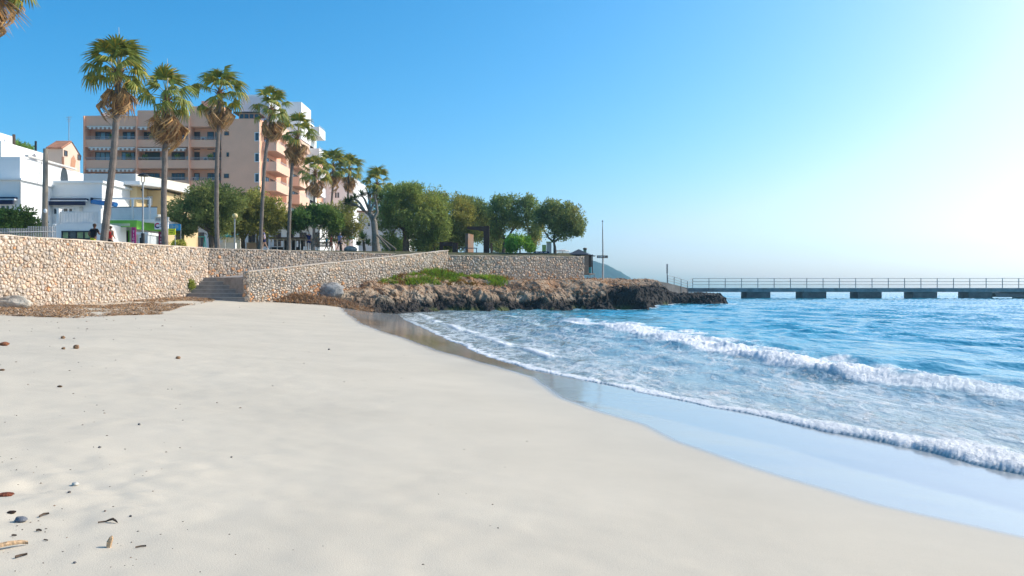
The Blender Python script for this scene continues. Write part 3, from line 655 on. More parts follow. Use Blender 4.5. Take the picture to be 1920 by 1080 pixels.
def weed_field():
    g = np.random.default_rng(77); P_ = []
    # along the wall foot and in two long bands in front of it
    n = 190000; y = g.uniform(28, 51, n); x0 = np.interp(y, [31.5, 52], [WL[0][0], WL[1][0]]); off = g.uniform(-.3, 7.5, n); x = x0 + off * 1.0
    px = 960 + x / y * F; zz = z_sand(x, y); py = HY + (CZ - zz) / y * F
    nz = fbm(px * .012, py * .16, 0, 4, 171); nz2 = fbm(px * .05, py * .25, 0, 3, 173)
    lo = np.interp(px, [-40, 60, 200, 300, 345, 400], [608, 606, 604, 590, 574, 566])
    gap = ((py - np.interp(px, [0, 130, 260], [574, 571, 568])) / 4.0) ** 2 + ((px - 190) / 95) ** 2 < 1
    gap2 = (np.abs(py - np.interp(px, [0, 110], [581.5, 581])) < 1.2) & (px < 110)
    dens = sstep(lo + 1, lo - 3, py) * .75 * sstep(.36, .54, nz + .22 * sstep(200, 60, px)) * (.25 + .9 * sstep(.35, .6, nz2)) * np.where(gap | gap2, .05, 1)
    dens = np.maximum(dens, sstep(4, 1, py - np.interp(px, [0, 345], [571, 561])) * np.where(gap, .2, .8)) * (px < 400)
    kp = (g.random(n) < dens) & (px < 420) & (px > -60)
    pts = np.stack([x, y], -1)[kp]; strands('dry_seaweed_wrack', pts, z_sand(pts[:, 0], pts[:, 1]) - .01, .16, 5, (1.15, 1.12, 1.08), .02, .07)
    # mounds at the foot of the ramp wall
    n = 60000; px = g.uniform(455, 700, n); y = g.uniform(50.3, 55.5, n); x = X(px, y)
    d = coast_dist(x, y); zt0 = np.maximum(z_rock(x, y, d), z_sand(x, y))
    m1 = np.exp(-((px - 555) / 62) ** 2 - ((y - 52.3) / 1.1) ** 2) * .55 + np.exp(-((px - 640) / 45) ** 2 - ((y - 53) / .8) ** 2) * .3
    kp = g.random(n) < np.clip(m1 * 3.2, 0, 1) * sstep(.25, .45, fbm(x * 1.2, y * 1.2, 0, 3, 181) + .15)
    pts = np.stack([x, y], -1)[kp]; strands('dry_seaweed_mound', pts, (zt0 + m1 * g.random(n) * .95)[kp], .3, 6, (.95, .85, .75), .022, .12, .5)
weed_field()

# grass on the bank
m_grass = M('bank_grass', (.23, .265, .045), .9, .25, .8, 0, 10, .15, tint=True, transl=.35)
def bank_grass():
    g = np.random.default_rng(91); n = 90000; px = g.uniform(640, 960, n); y = g.uniform(54, 73, n); x = X(px, y)
    ax = Vector((*WC1[0], 0)); bx = Vector((*WC1[1], 0)); cx = Vector((*WC2[1], 0))
    yw = np.where(px < 840, 48.9 + (68.5 - 48.9) * np.clip((x - ax.x) / (bx.x - ax.x), 0, 1), 68.5 + (76.5 - 68.5) * np.clip((x - bx.x) / (cx.x - bx.x), 0, 1))
    d = coast_dist(x, y); z = z_rock(x, y, d); py = HY + (CZ - z) / y * F
    lim = np.interp(px, [640, 660, 760, 930, 960], [522, 529, 534, 538, 535])
    nz = fbm(x * .55, y * .8, 0, 4, 191)
    dens = sstep(lim + 1, lim - 4, py) * sstep(.38, .54, nz) * sstep(645, 668, px) * sstep(960, 925, px) * (y < yw - .15)
    kp = g.random(n) < dens; x, y, z, px, nz = x[kp], y[kp], z[kp], px[kp], nz[kp]; n = len(x)
    h = (.12 + .34 * sstep(.45, .65, nz)) * g.uniform(.5, 1.2, n); az = g.uniform(0, 2 * np.pi, n); ln = g.uniform(.2, 1.3, n) * h
    wd = g.uniform(.025, .055, n); b = np.stack([x, y, z - .03], -1)
    sdv = np.stack([-np.sin(az) * wd, np.cos(az) * wd, 0 * wd], -1); e = b + np.stack([np.cos(az) * ln, np.sin(az) * ln, h], -1)
    V = np.stack([b - sdv, b + sdv, e], 1).reshape(-1, 3); k = g.uniform(.7, 1.3, (n, 1))
    br = (fbm(x * .5, y * .5, 3, 3, 193) + .12 * (px < 760) > .53)[:, None] | (g.random((n, 1)) < .12)
    col = np.where(br, np.array([[1.2, .62, .9]]), np.array([[1.0, 1.3, .7]])) * k
    o = link('bank_grass', np_mesh('bank_grass', V, np.arange(n * 3).reshape(n, 3), m_grass, {'tint': np.repeat(col, 3, 0)})); tag(o, kind='stuff')
bank_grass()
def dry_cover():
    g = np.random.default_rng(97); n = 70000; px = g.uniform(630, 1215, n); y = g.uniform(54, 84, n); x = X(px, y); d = coast_dist(x, y); z = z_rock(x, y, d)
    dens = sstep(1.0, 2.4, d) * sstep(1.0, 1.5, z) * sstep(.42, .58, fbm(x * .7, y * .7, 0, 4, 195)) * .6
    kp = g.random(n) < dens; strands('dry_ground_cover', np.stack([x, y], -1)[kp], z[kp] - .03, .22, 9, (1.1, .85, .62), .03, .1, .5)
dry_cover()
# ------------------------------------------------------------------ buildings
m_pink = M('pink_render_shade_tone', (.85, .475, .31), .9, .05, .5, .08, 12, .2)  # hotel paint warmed and brightened in colour to offset the front's shade
m_pink2 = M('pink_render_sun_tone', (.72, .49, .36), .9, .05, .5, .08, 12, .2)  # same hotel paint, toned separately in colour for its sunlit sides
m_white = M('white_render', (.80, .80, .78), .85, .035, .6, .06, 10, .25)
m_greyw = M('pale_grey_render', (.60, .58, .54), .9, .05, .6, .06, 10, .2)
m_cream = M('cream_render', (.72, .66, .54), .9, .05, .6, .06, 10, .2)
m_peach = M('chapel_render', (.66, .50, .39), .9, .06, .6, .08, 10, .2)
m_yellow = M('yellow_render', (.72, .55, .31), .9, .05, .6, .06, 10, .2)
m_glass = M('window_glass', (.035, .045, .055), .08, .3, .7, 0, 10, .6)
m_glassb = M('curtained_glass', (.20, .36, .45), .12, .2, 1.5, 0, 10, .6)
m_frame_b = M('brown_frame', (.10, .065, .045), .6, .1)
m_frame_w = M('white_frame', (.74, .74, .73), .6, .05)
m_shutter = M('green_shutter', (.06, .09, .07), .7, .15, 20)
m_rail = M('rail_metal', (.55, .55, .55), .45, .1, metal=.3)
m_dark = M('dark_interior', (.03, .028, .026), .9, .3)
m_awn = M('striped_awning', (.72, .66, .58), .9, .05)
m_awn2 = M('awning_stripe', (.36, .22, .16), .9, .1)
m_navy = M('navy_canvas', (.012, .02, .055), .85, .15)
m_blue = M('blue_canvas', (.02, .16, .42), .8, .15)
m_tile = M('roof_tile', (.42, .20, .12), .85, .3, 2.5, .3, 20)
m_terra = M('terracotta', (.48, .24, .14), .85, .15)
m_teal = M('teal_paint', (.03, .30, .32), .6, .15)
m_green = M('green_sign', (.14, .42, .05), .6, .08)
m_black = M('black_metal', (.02, .02, .022), .5, .2)
m_grey = M('grey_metal', (.34, .35, .36), .5, .12, metal=.2)
m_glass_t = M('tinted_glass_panel', (.60, .64, .66), .12, .06, 2, 0, 10, .6)

def window(par, x0, x1, z0, z1, y, n=2, fm=None, gm=None, side=None, fw=.07, transom=False):
    """a window in a wall that faces -y at y (or, with side=x, in a wall that faces +x, x0..x1 running along y)"""
    fm = fm or m_frame_b; gm = gm or m_glass
    def bx(mb, a, b, c, d, o0, o1):
        if side is None: mb.box(a, b, y - o1, y - o0, c, d)
        else: mb.box(side + o0, side + o1, a, b, c, d)
    f = MB(); bx(f, x0, x1, z1 - fw, z1, .003, .07); bx(f, x0, x1, z0, z0 + fw, .003, .07)
    wd = (x1 - x0) / n
    for i in range(n + 1):
        c = x0 + i * wd; a, b = (c, c + fw) if i == 0 else (c - fw, c) if i == n else (c - fw / 2, c + fw / 2)
        bx(f, a, b, z0 + fw, z1 - fw, .004, .068)
    if transom: bx(f, x0 + fw, x1 - fw, z0 + (z1 - z0) * .5 - .03, z0 + (z1 - z0) * .5 + .03, .006, .06)
    fo = f.build('window', fm, par); lev = 0; q = par
    for i in range(n):
        mb = MB(); bx(mb, x0 + i * wd + fw * .5, x0 + (i + 1) * wd - fw * .5, z0 + fw * .5, z1 - fw * .5, .002, .03)
        g = gm[i % len(gm)] if isinstance(gm, (list, tuple)) else gm
        mb.build('pane', g, fo)
    return fo
def rail(par, x0, x1, z, y, h=.28, side=None, n=2, posts=2.0, name='railing', mat=None):
    mb = MB(); L = x1 - x0; k = max(1, int(L / posts))
    def p(s, zz): return (s, y, zz) if side is None else (side, s, zz)
    for i in range(n): mb.cyl(p(x0, z + h * (i + 1) / n), p(x1, z + h * (i + 1) / n), .028, n=6)
    for i in range(k + 1): mb.cyl(p(x0 + L * i / k, z), p(x0 + L * i / k, z + h), .022, n=5)
    return mb.build(name, mat or m_rail, par)
def awning(par, x0, x1, z, y, drop=.32, out=.12):
    mb = MB().box(x0, x1, y - out - .06, y - out + .06, z - .10, z + .06); o = mb.build('awning', m_awn, par)
    n = max(4, int((x1 - x0) / .28)); s = MB(); s2 = MB()
    for i in range(n):
        a = x0 + (x1 - x0) * i / n; b = x0 + (x1 - x0) * (i + 1) / n; (s if i % 2 else s2).prism([(a, y - out - .05), (b, y - out - .05), (b, y - out - .03), (a, y - out - .03)], [z - .1 - drop * .9] * 4, [z - .101] * 4)
    tag(s.build('valance', m_awn, o), kind='stuff'); tag(s2.build('valance_stripe', m_awn2, o), kind='stuff')
    return o

# ---- the pink apartment hotel
foliage_at = []
D = 112.0
def hx(px): return X(px, D)
def hz(py): return Z(py, D)
ht = thing('apartment_hotel', 'large pink apartment hotel with loggia balconies rising behind the palms', 'building', (hx(320), D + 10, 5))
G0 = 4.6
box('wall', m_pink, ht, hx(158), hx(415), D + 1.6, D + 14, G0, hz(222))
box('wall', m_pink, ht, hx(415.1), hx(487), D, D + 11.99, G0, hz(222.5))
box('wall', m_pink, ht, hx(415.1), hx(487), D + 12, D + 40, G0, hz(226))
XS = hx(487)
# parapet, balcony bands and fins on the front
bands = [(217, 237), (261.5, 275.5), (300, 315.5), (338, 353), (376, 391), (414, 429)]
secs = [(158.3, 217, 0), (217, 256, .22), (257.5, 306, 0), (306, 354, .18), (355.5, 414.9, -.12)]
for bi, (a, b) in enumerate(bands):
    for (p0, p1, o) in secs:
        z1 = hz(a) - (0.05 if o > .1 and bi == 0 else 0)
        if bi == 0:
            if p0 > 350: z1 = hz(199)
            elif p0 > 250: z1 = hz(207)
        nm = 'parapet' if bi == 0 else 'balcony'
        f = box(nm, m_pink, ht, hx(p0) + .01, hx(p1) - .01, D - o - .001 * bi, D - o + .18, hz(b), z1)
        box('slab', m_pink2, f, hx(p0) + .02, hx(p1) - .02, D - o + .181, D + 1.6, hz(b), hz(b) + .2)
        if bi: rail(f, hx(p0) + .1, hx(p1) - .1, hz(a), D - o + .09, .38)
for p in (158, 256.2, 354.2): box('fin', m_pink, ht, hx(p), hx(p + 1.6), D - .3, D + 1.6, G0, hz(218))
rows = [(237, 261.5), (275.5, 300), (315.5, 338), (353, 376), (391, 414)]
cur = [m_glass, m_glassb, m_glass]
for ri, (a, b) in enumerate(rows):
    zt, zb = hz(a + 4), hz(b + 2)
    lists = {0: [(168, 197, 3, cur), (220, 243, 3, cur), (260, 281, 1, m_glass), (313, 338, 1, m_glass), (356, 367, 1, m_glass), (381, 393, 1, m_glass), (396, 408, 2, [m_glassb, m_glassb])],
             1: [(168, 196, 3, [m_glassb] * 3), (218, 243, 3, [m_glassb] * 3), (262, 291, 1, m_shutter), (313, 338, 1, m_shutter), (356, 366, 1, m_glass), (391, 407, 3, m_glass)],
             2: [(168, 197, 2, m_glass), (218, 243, 2, m_glass), (262, 290, 3, m_glass), (313, 338, 4, m_glass), (356, 366, 1, m_glassb), (381, 406, 3, m_glass)]}
    for (p0, p1, n, gm) in lists.get(ri, lists[2]):
        window(ht, hx(p0), hx(p1), zb - 1.0, zt - .15, D + 1.6, n, m_frame_b, gm, fw=.09)
for (p0, p1, py) in [(164, 216, 236.5), (218, 254, 236.5), (167, 210, 275.8), (217, 254, 275.8), (259, 304, 277.5), (307, 350, 277.5), (163, 211, 316), (218, 253, 316), (259, 280, 237.5), (308, 350, 237.5)]:
    awning(ht, hx(p0), hx(p1), hz(py) - .08, D)
# small windows in the blank wall
for (p0, p1, a, b) in [(421, 429.5, 246.5, 254), (425, 429.5, 286, 294), (420, 429.5, 326, 334), (421, 429, 366, 374)]: window(ht, hx(p0), hx(p1), hz(b), hz(a), D, 1, m_frame_b, m_glass, fw=.06)
# roof level: tower blocks, roof terrace
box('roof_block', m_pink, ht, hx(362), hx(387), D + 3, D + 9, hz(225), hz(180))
t1 = box('roof_block', m_white, ht, X(452, 118), X(505, 118), 118, 124, hz(226), Z(181, 118))
box('roof_block', m_white, ht, X(460, 118.5), X(496, 118.5), 118.5, 123, Z(181, 118) + .002, Z(176, 118))
rt = box('roof_terrace', m_frame_b, ht, hx(436), hx(484), D + .4, D + 4, hz(211), hz(208)); window(ht, hx(446), hx(484), hz(222.4), hz(211), D + .5, 4, m_terra, m_glass, fw=.12)
# right-hand side: staggered balconies in the sun
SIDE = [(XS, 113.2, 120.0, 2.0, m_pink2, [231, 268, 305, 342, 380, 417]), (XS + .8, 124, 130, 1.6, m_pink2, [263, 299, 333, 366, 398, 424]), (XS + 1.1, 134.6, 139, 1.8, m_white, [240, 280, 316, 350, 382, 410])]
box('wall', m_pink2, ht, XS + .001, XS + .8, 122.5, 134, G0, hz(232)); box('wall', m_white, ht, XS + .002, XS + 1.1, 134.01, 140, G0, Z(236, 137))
for si, (xs, y0, y1, out, mt, pys) in enumerate(SIDE):
    for k, py in enumerate(pys):
        z0 = Z(py + 17, y0 + 1); z1 = Z(py, y0 + 1); mb = MB()
        mb.box(xs + .003, xs + out, y0, y0 + .16, z0, z1); mb.box(xs + out - .16, xs + out, y0 + .161, y1 - .161, z0, z1); mb.box(xs + .003, xs + out, y1 - .16, y1, z0, z1)
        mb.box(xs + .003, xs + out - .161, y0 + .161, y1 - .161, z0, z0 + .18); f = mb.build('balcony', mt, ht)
        rail(f, y0 + .2, y1 - .2, z1, 0, .32, side=xs + out - .08)
        window(ht, y0 + .8, y0 + 3.0, z0 + .2, z0 + 2.2, 0, 2, m_frame_b, m_glass, side=xs)
        window(ht, y1 - 3.2, y1 - 1.0, z0 + .2, z0 + 2.2, 0, 2, m_frame_b, m_glass, side=xs)
for k, py in enumerate((248, 287, 325)): window(ht, hx(489.5) - .9, hx(489.5) - .2, hz(py + 17), hz(py), D, 1, m_frame_w, m_glass, fw=.1)
pb = box('penthouse', m_white, ht, XS - 2.0, XS + 2.4, 125, 131, hz(228), Z(191, 125)); box('roof_block', m_white, ht, XS - 4, XS + 1.0, 132, 139, Z(240, 137), Z(232, 137))
rail(ht, 132.2, 138.8, Z(232, 137), 0, .8, side=XS + .9)
ch = MB().cyl((XS - .4, 120.2, hz(224)), (XS - .4, 120.2, Z(186, 120)), .35, n=8).build('chimney', m_white, ht)
c = MB().cyl((hx(177), D + 3, hz(220)), (hx(177), D + 3, hz(206)), .42, n=10); co_ = c.build('chimney', m_terra, ht)
c = MB().tube([(hx(177), D + 3, hz(209)), (hx(177) + .05, D + 3, hz(205.5)), (hx(177) + .02, D + 3, hz(203))], [.62, .66, .3], 10); c.build('cowl', m_white, co_)

for i, (p, py) in enumerate(((247, 290), (299, 252), (344, 290), (352, 330), (371, 254), (376, 292))):
    ac = box('air_conditioner', m_greyw, ht, hx(p), hx(p + 8), D + 1.1, D + 1.59, hz(py + 8), hz(py)); MB().tube([(hx(p + 4), D + 1.09, hz(py + 4)), (hx(p + 4), D + 1.098, hz(py + 4))], [.2, .2], 10).build('fan_grille', m_dark, ac)
for i, (p, py) in enumerate(((205, 262), (238, 300), (281, 262), (330, 300), (392, 300), (268, 300))):
    q = MB().tube([(hx(p), D + .6, hz(py)), (hx(p), D + .6, hz(py - 4))], [.2, .26], 8); q.build('plant_pot', m_terra, ht); foliage_at.append((hx(p), D + .6, hz(py - 7)))
MB().cyl((hx(413), D - .06, G0), (hx(413), D - .06, hz(224)), .07, n=6).build('downpipe', m_frame_b, ht); MB().cyl((hx(486), D - .06, G0), (hx(486), D - .06, hz(226)), .06, n=6).build('downpipe', m_greyw, ht)
# ---- tall white house at the far left, back
D2 = 78.0
t = thing('white_house', 'tall white house with a sloping sunlit gable at the far left edge', 'building', (X(-30, D2), D2, 4.7))
mb = MB(); xa = X(-60, D2); xb_ = X(4, D2); xc = X(84, 92)
mb.box(xa, xb_, D2 - 6, D2 + 2, 4.5, Z(250, D2)); mb.build('tower', m_white, t)
gx = X(3, 76.5); mb = MB()
mb.add([(gx, 76, 4.5), (gx + .0, 97, 4.5), (gx, 97, Z(283, 92)), (gx, 76, Z(262, 76)), (gx - 9, 76, 4.5), (gx - 9, 97, 4.5), (gx - 9, 97, Z(283, 92)), (gx - 9, 76, Z(262, 76))],
       [(0, 1, 2, 3), (7, 6, 5, 4), (3, 2, 6, 7), (0, 3, 7, 4), (1, 5, 6, 2)])
# gable wall turned to the sun: a slab running back to the right
mb2 = MB(); p0 = Vector((X(2, 72), 72, 0)); p1 = Vector((X(84, 84), 84, 0)); nn = Vector((-(p1 - p0).y, (p1 - p0).x, 0)).normalized() * 5
mb2.prism([(p0.x, p0.y), (p1.x, p1.y), (p1.x + nn.x, p1.y + nn.y), (p0.x + nn.x, p0.y + nn.y)], 4.5, [Z(264, 72), Z(288, 84), Z(288, 84), Z(264, 72)]); mb2.build('wall', m_white, t)
MB().cyl((X(26, 78.6), 78.6, Z(275, 78)), (X(26, 78.6), 78.6, Z(250, 78)), .14, n=7).build('flue_pipe', m_frame_b, t)
MB().cyl((X(67, 84.5), 84.5, Z(288, 84)), (X(67, 84.5), 84.5, Z(263, 84)), .11, n=7).build('flue_pipe', m_black, t)

# ---- white house with navy awnings
D3 = 60.0
t = thing('white_house', 'low white house with navy awnings and a white balustrade behind the hedge', 'building', (X(90, D3), D3, 4.2))
zr1, zr2 = Z(338, 57.5), Z(338, D3)
wl = box('wall', m_white, t, X(-90, 57.5), X(38, 57.5), 57.5, 70, 3.6, zr1)                 # left wing
w2 = box('wall', m_white, t, X(38, 57.5) + .002, X(172, D3), D3 + 1.5, 70, 3.6, zr2)          # main wing
u = box('upper_storey', m_white, t, X(-90, 58.8), X(37.5, 58.8), 58.8, 67.5, zr1 + .16, Z(294, 58.8))
e = MB().box(X(-90, 57.5), X(38, 57.5) + .18, 57.3, 70.2, zr1, zr1 + .16); e.box(X(38, 57.5) + .183, X(172, D3) + .2, D3 + 1.25, 70.2, zr2 - .02, zr2 + .14); e.build('roof_edge', m_white, t)
box('ledge', m_greyw, u, X(37.5, 58.8) + .001, X(37.5, 58.8) + .25, 59.4, 66, Z(300, 61), Z(300, 61) + .12)
mb = MB()
for k in range(14):
    a = 2 * math.pi * k / 14; mb.v.append((X(37.5, 58.8) + .012, 64.6 + .55 * math.cos(a), Z(327, 62) + .95 * math.sin(a))); mb.c.append((1, 1, 1))
mb.f.append(tuple(range(14))); mb.build('oval_window', m_glass, u)
for (p0, p1, d, y) in [(-40, 33, 57.5, 57.5), (72, 166, D3 + 1.5, D3 + 1.5)]:
    zt = Z(372 if d < 58 else 374.5, d); a = MB().box(X(p0, d), X(p1, d), y - .32, y - .001, zt - .05, zt + .07); a.box(X(p0, d) - .02, X(p1, d) - .05, y - .5, y - .34, zt - .46, zt - .17); aw = a.build('awning', m_navy, t)
    MB().box(X(p0, d), X(p1, d), y - .36, y - .01, zt - .165, zt - .055).build('awning_arm', m_frame_w, aw)
window(t, X(-18, 57.5), X(21, 57.5), Z(400, 57.5), Z(383, 57.5), 57.5, 4, m_frame_w, m_glass, fw=.12)
window(t, X(99, 61.5), X(139, 61.5), Z(404, 61.5), Z(388.5, 61.5), 61.5, 4, m_frame_w, m_glass, fw=.12)
window(t, X(99, 61.5), X(104.5, 61.5), Z(421, 61.5), Z(404, 61.5), 61.5, 1, m_frame_w, m_glass, fw=.1)
window(t, X(48, 61.5), X(64, 61.5), Z(402, 61.5), Z(384, 61.5), 61.5, 3, m_teal, m_glassb, fw=.08)
# terrace with balustrade, green shop glass below
zt0 = Z(420, 58.5); tb = box('terrace', m_white, t, X(100, 58), X(196, 58.2), 58.0, 61.49, 3.6, zt0)
mb = MB(); bx0, bx1 = X(112, 58), X(186, 58); zb0, zb1 = zt0 + .02, Z(396.5, 58)
mb.box(bx0, bx1, 58.02, 58.12, zb1 - .07, zb1); mb.box(bx0, bx1, 58.02, 58.12, zb0, zb0 + .06); br = mb.build('balustrade', m_frame_w, t)
n = 26; bm_ = None
for i in range(n):
    xx = bx0 + (bx1 - bx0) * (i + .5) / n
    if bm_ is None: bm_ = MB().box(-.035, .035, -.03, .03, 0, zb1 - zb0 - .13).mesh('baluster', m_frame_w)
    link('baluster', bm_, br, Vector((xx, 58.07, zb0 + .061)) - wloc(br))
for p in (107.5, 186): 
    q = MB().box(X(p, 58), X(p + 4.5, 58), 57.9, 58.25, zt0 + .01, zb1 + .12); q.box(X(p - .5, 58), X(p + 5, 58), 57.86, 58.29, zb1 + .121, zb1 + .2); q.build('terrace_pillar', m_white, t)
st = MB()
for i in range(7): st.box(X(132, 59) + i * .24, X(132, 59) + i * .24 + .26, 59.0, 60.0, zt0 + .01, zt0 + .95 - i * .135)
st.build('outer_stair', m_white, t)
m_shopg = M('patchy_green_shop_glass', (.42, .52, .20), .25, .5, .9, 0, 10, .5, col2=(.05, .12, .07))  # pane colour mottled from pale to deep green
window(t, X(116, 58), X(172, 58), Z(449.5, 58), Z(433, 58), 58.0, 4, m_black, [m_shopg, m_glass, m_shopg, m_shopg], fw=.1)
sp_ = box('side_wing', m_white, t, X(172, D3) + .003, X(199, 62.5), D3 + 3.4, 70, 3.6, Z(337, 63.4)); window(t, X(177, 63.4), X(181, 63.4), Z(370, 63.4), Z(359, 63.4), 63.4, 1, m_frame_w, m_glass)
MB().cyl((X(39.5, 57.5), 57.44, 3.8), (X(39.5, 57.5), 57.44, zr1), .05, n=6).build('downpipe', m_greyw, t); MB().cyl((X(71, 61.5), 61.44, 3.8), (X(71, 61.5), 61.44, zr2), .05, n=6).build('downpipe', m_greyw, t)
box('wall_lamp', m_black, t, X(108, 61.5), X(109.4, 61.5), 61.3, 61.49, Z(384, 61.5), Z(381, 61.5)); box('meter_box', m_greyw, t, X(150, 61.5), X(156, 61.5), 61.4, 61.495, Z(396, 61.5), Z(388, 61.5))
# satellite dish on the roof edge
dt = thing('satellite_dish', 'round pale satellite dish on the white roof edge beside the utility pole', 'dish', (X(74, 66), 66, Z(337, 66)))
vs = [(0, 0, 0)]; fs = []; nr, na = 4, 18; cc = Vector((X(74, 66), 65.6, Z(328, 66))); axis = Vector((.35, -.9, .25)).normalized(); uu = axis.orthogonal().normalized(); vv = axis.cross(uu)
vs = [tuple(cc)]
for i in range(1, nr + 1):
    for k in range(na):
        a = 2 * math.pi * k / na; rr = .52 * i / nr; vs.append(tuple(cc + (uu * math.cos(a) + vv * math.sin(a)) * rr + axis * (.55 * rr * rr)))
for k in range(na):
    fs.append((0, 1 + k, 1 + (k + 1) % na))
    for i in range(nr - 1): fs.append((1 + i * na + k, 1 + (i + 1) * na + k, 1 + (i + 1) * na + (k + 1) % na, 1 + i * na + (k + 1) % na))
MB().add(vs, fs).build('dish', m_greyw, dt, smooth=True); MB().cyl(cc, (cc.x, cc.y + .3, Z(338, 66)), .03, n=6).build('mount', m_grey, dt); MB().tube([cc, cc + axis * .55], [.02, .035], 6).build('feed_arm', m_grey, dt)

# ---- low roof block, small chapel-like house
t = thing('roof_terrace_house', 'low flat-roofed building with a grey beige parapet between the white house and the hotel', 'building', (X(170, 72), 72, 4.5))
box('wall', m_greyw, t, X(84, 72), X(254.5, 72), 72, 84, 4.5, Z(325.5, 72)); 
w_ = MB(); xs = X(254.5, 72) + .002
w_.add([(xs, 72.3, 8), (xs, 84, 8), (xs, 84, Z(345, 84)), (xs, 72.3, Z(327, 72.3)), (xs - .3, 72.3, 8), (xs - .3, 84, 8), (xs - .3, 84, Z(345, 84)), (xs - .3, 72.3, Z(327, 72.3))], [(0, 1, 2, 3), (7, 6, 5, 4), (3, 2, 6, 7), (0, 3, 7, 4), (1, 5, 6, 2)])
w_.build('wall', m_cream, t)  # cream puts the sunlit look of this side into its colour
box('wall', m_cream, t, xs + .003, X(297, 80), 80, 86, 8, Z(341, 80))
t = thing('chapel_house', 'small peach house with a tiled pitched roof standing above the white roofs', 'building', (X(115, 82), 82, 5))
xg, yg0, yg1 = X(118, 80), 80.0, 80.0; x_l = X(89, 80); y_b = 83.4 + 2.6; z_e = Z(278, 80)
xg = X(118, 80); yb = xg / ((150 - 960) / F); ym = (80 + yb) / 2; z_r = Z(267.5, ym)
w_ = MB(); w_.add([(x_l, 80, 5), (xg, 80, 5), (xg, yb, 5), (x_l, yb, 5), (x_l, 80, z_e), (xg, 80, z_e), (xg, yb, z_e - .3), (x_l, yb, z_e - .3), (xg, ym, z_r), (x_l, ym, z_r)],
    [(0, 1, 5, 4), (1, 2, 6, 8, 5), (2, 3, 7, 6), (3, 0, 4, 9, 7), (4, 5, 8, 9), (8, 6, 7, 9)]); w_.build('wall', m_peach, t)
rf = MB().add([(x_l - .1, 79.8, z_e - .06), (xg + .08, 79.8, z_e - .06), (xg + .08, ym, z_r + .08), (x_l - .1, ym, z_r + .08), (xg + .08, yb + .2, z_e - .3), (x_l - .1, yb + .2, z_e - .3)], [(0, 1, 2, 3), (3, 2, 4, 5)]).build('roof', m_tile, t)
nt_ = 13; tm = None
for i in range(nt_):
    xx = x_l + (xg - x_l) * (i + .5) / nt_
    MB().tube([(xx, 79.74, z_e - .02), (xx, ym, z_r + .12)], [.09, .09], 6).build('tile_row', m_tile, rf)
for yy in (ym - 1.4, ym + 1.1): window(t, yy, yy + .55, z_e - 1.0 + .3, z_e - .45 + .3, 0, 1, m_frame_b, m_glass, side=xg, fw=.06)
MB().add([(xg + .012, yb - 1.9, Z(319, 82)), (xg + .012, yb - 1.0, Z(319, 84)), (xg + .012, yb - .8, Z(306, 84)), (xg + .012, yb - 1.2, Z(297, 84)), (xg + .012, yb - 1.7, Z(302, 83))], [(0, 1, 2, 3, 4)]).build('wall_repair_patch', m_terra, t)
MB().bar((xg + .03, yb - 3.2, Z(322, 82)), (xg + .03, yb - 3.2, Z(300, 82)), .16).build('downpipe', m_tile, t)

# ---- yellow restaurant house with terrace and shops
D4 = 66.0
t = thing('yellow_house', 'yellow house with a glazed terrace above a green shop front', 'building', (X(250, D4), D4, 4.5))
ze = Z(349, D4)
box('wall', m_yellow, t, X(190, D4), X(256, D4), D4, D4 + 9, 4.2, ze); box('wall', m_yellow, t, X(256, D4) + .002, X(302, D4 + 2), D4 + 2, D4 + 10, 4.2, ze - .1)
rf = MB().prism([(X(186, 65), D4 - 1), (X(262, 65), D4 - 1), (X(306, 67), D4 + .8), (X(352, 72), D4 + 6), (X(352, 72), D4 + 12), (X(186, 65), D4 + 12)], [ze] * 3 + [Z(358, 72)] * 2 + [ze], [ze + .3] * 3 + [Z(354, 72)] * 2 + [ze + .3]).build('roof', m_white, t)
window(t, X(209, D4), X(226, D4), Z(404, D4), Z(364, D4), D4, 2, m_frame_w, m_glass, fw=.13, transom=True); window(t, X(271, 68), X(286, 68), Z(385, 68), Z(368, 68), D4 + 2, 3, m_frame_w, m_glass, fw=.1)
box('wall', m_yellow, t, X(302, 68) + .003, X(340, 72), 72, 72.6, 4.2, Z(359, 72)); window(t, X(308, 72), X(330, 72), Z(398, 72), Z(372, 72), 72, 3, m_frame_w, m_glass)
DT = 61.5
ztf = Z(411, DT); tr = box('terrace_floor', m_white, t, X(193, DT), X(300, DT), DT, D4 - .01, ztf - .25, ztf)
for p in (204, 246, 278): box('terrace_post', m_frame_w, t, X(p, DT), X(p + 3.2, DT), DT + .05, DT + .2, ztf + .002, Z(372, DT))
for (a, b) in ((195, 203.5), (207.5, 245.5), (249.5, 277.5), (281.5, 293)): box('glass_panel', m_glass_t, t, X(a, DT), X(b, DT), DT + .1, DT + .13, ztf + .01, Z(388.5, DT))
MB().bar((X(193, DT), DT + .11, Z(388, DT)), (X(294, DT), DT + .11, Z(388, DT)), .05).build('handrail', m_black, t)
MB().bar((X(204, DT), DT + .12, Z(372, DT)), (X(281, DT), DT + .12, Z(372, DT)), .1).build('terrace_beam', m_frame_w, t)
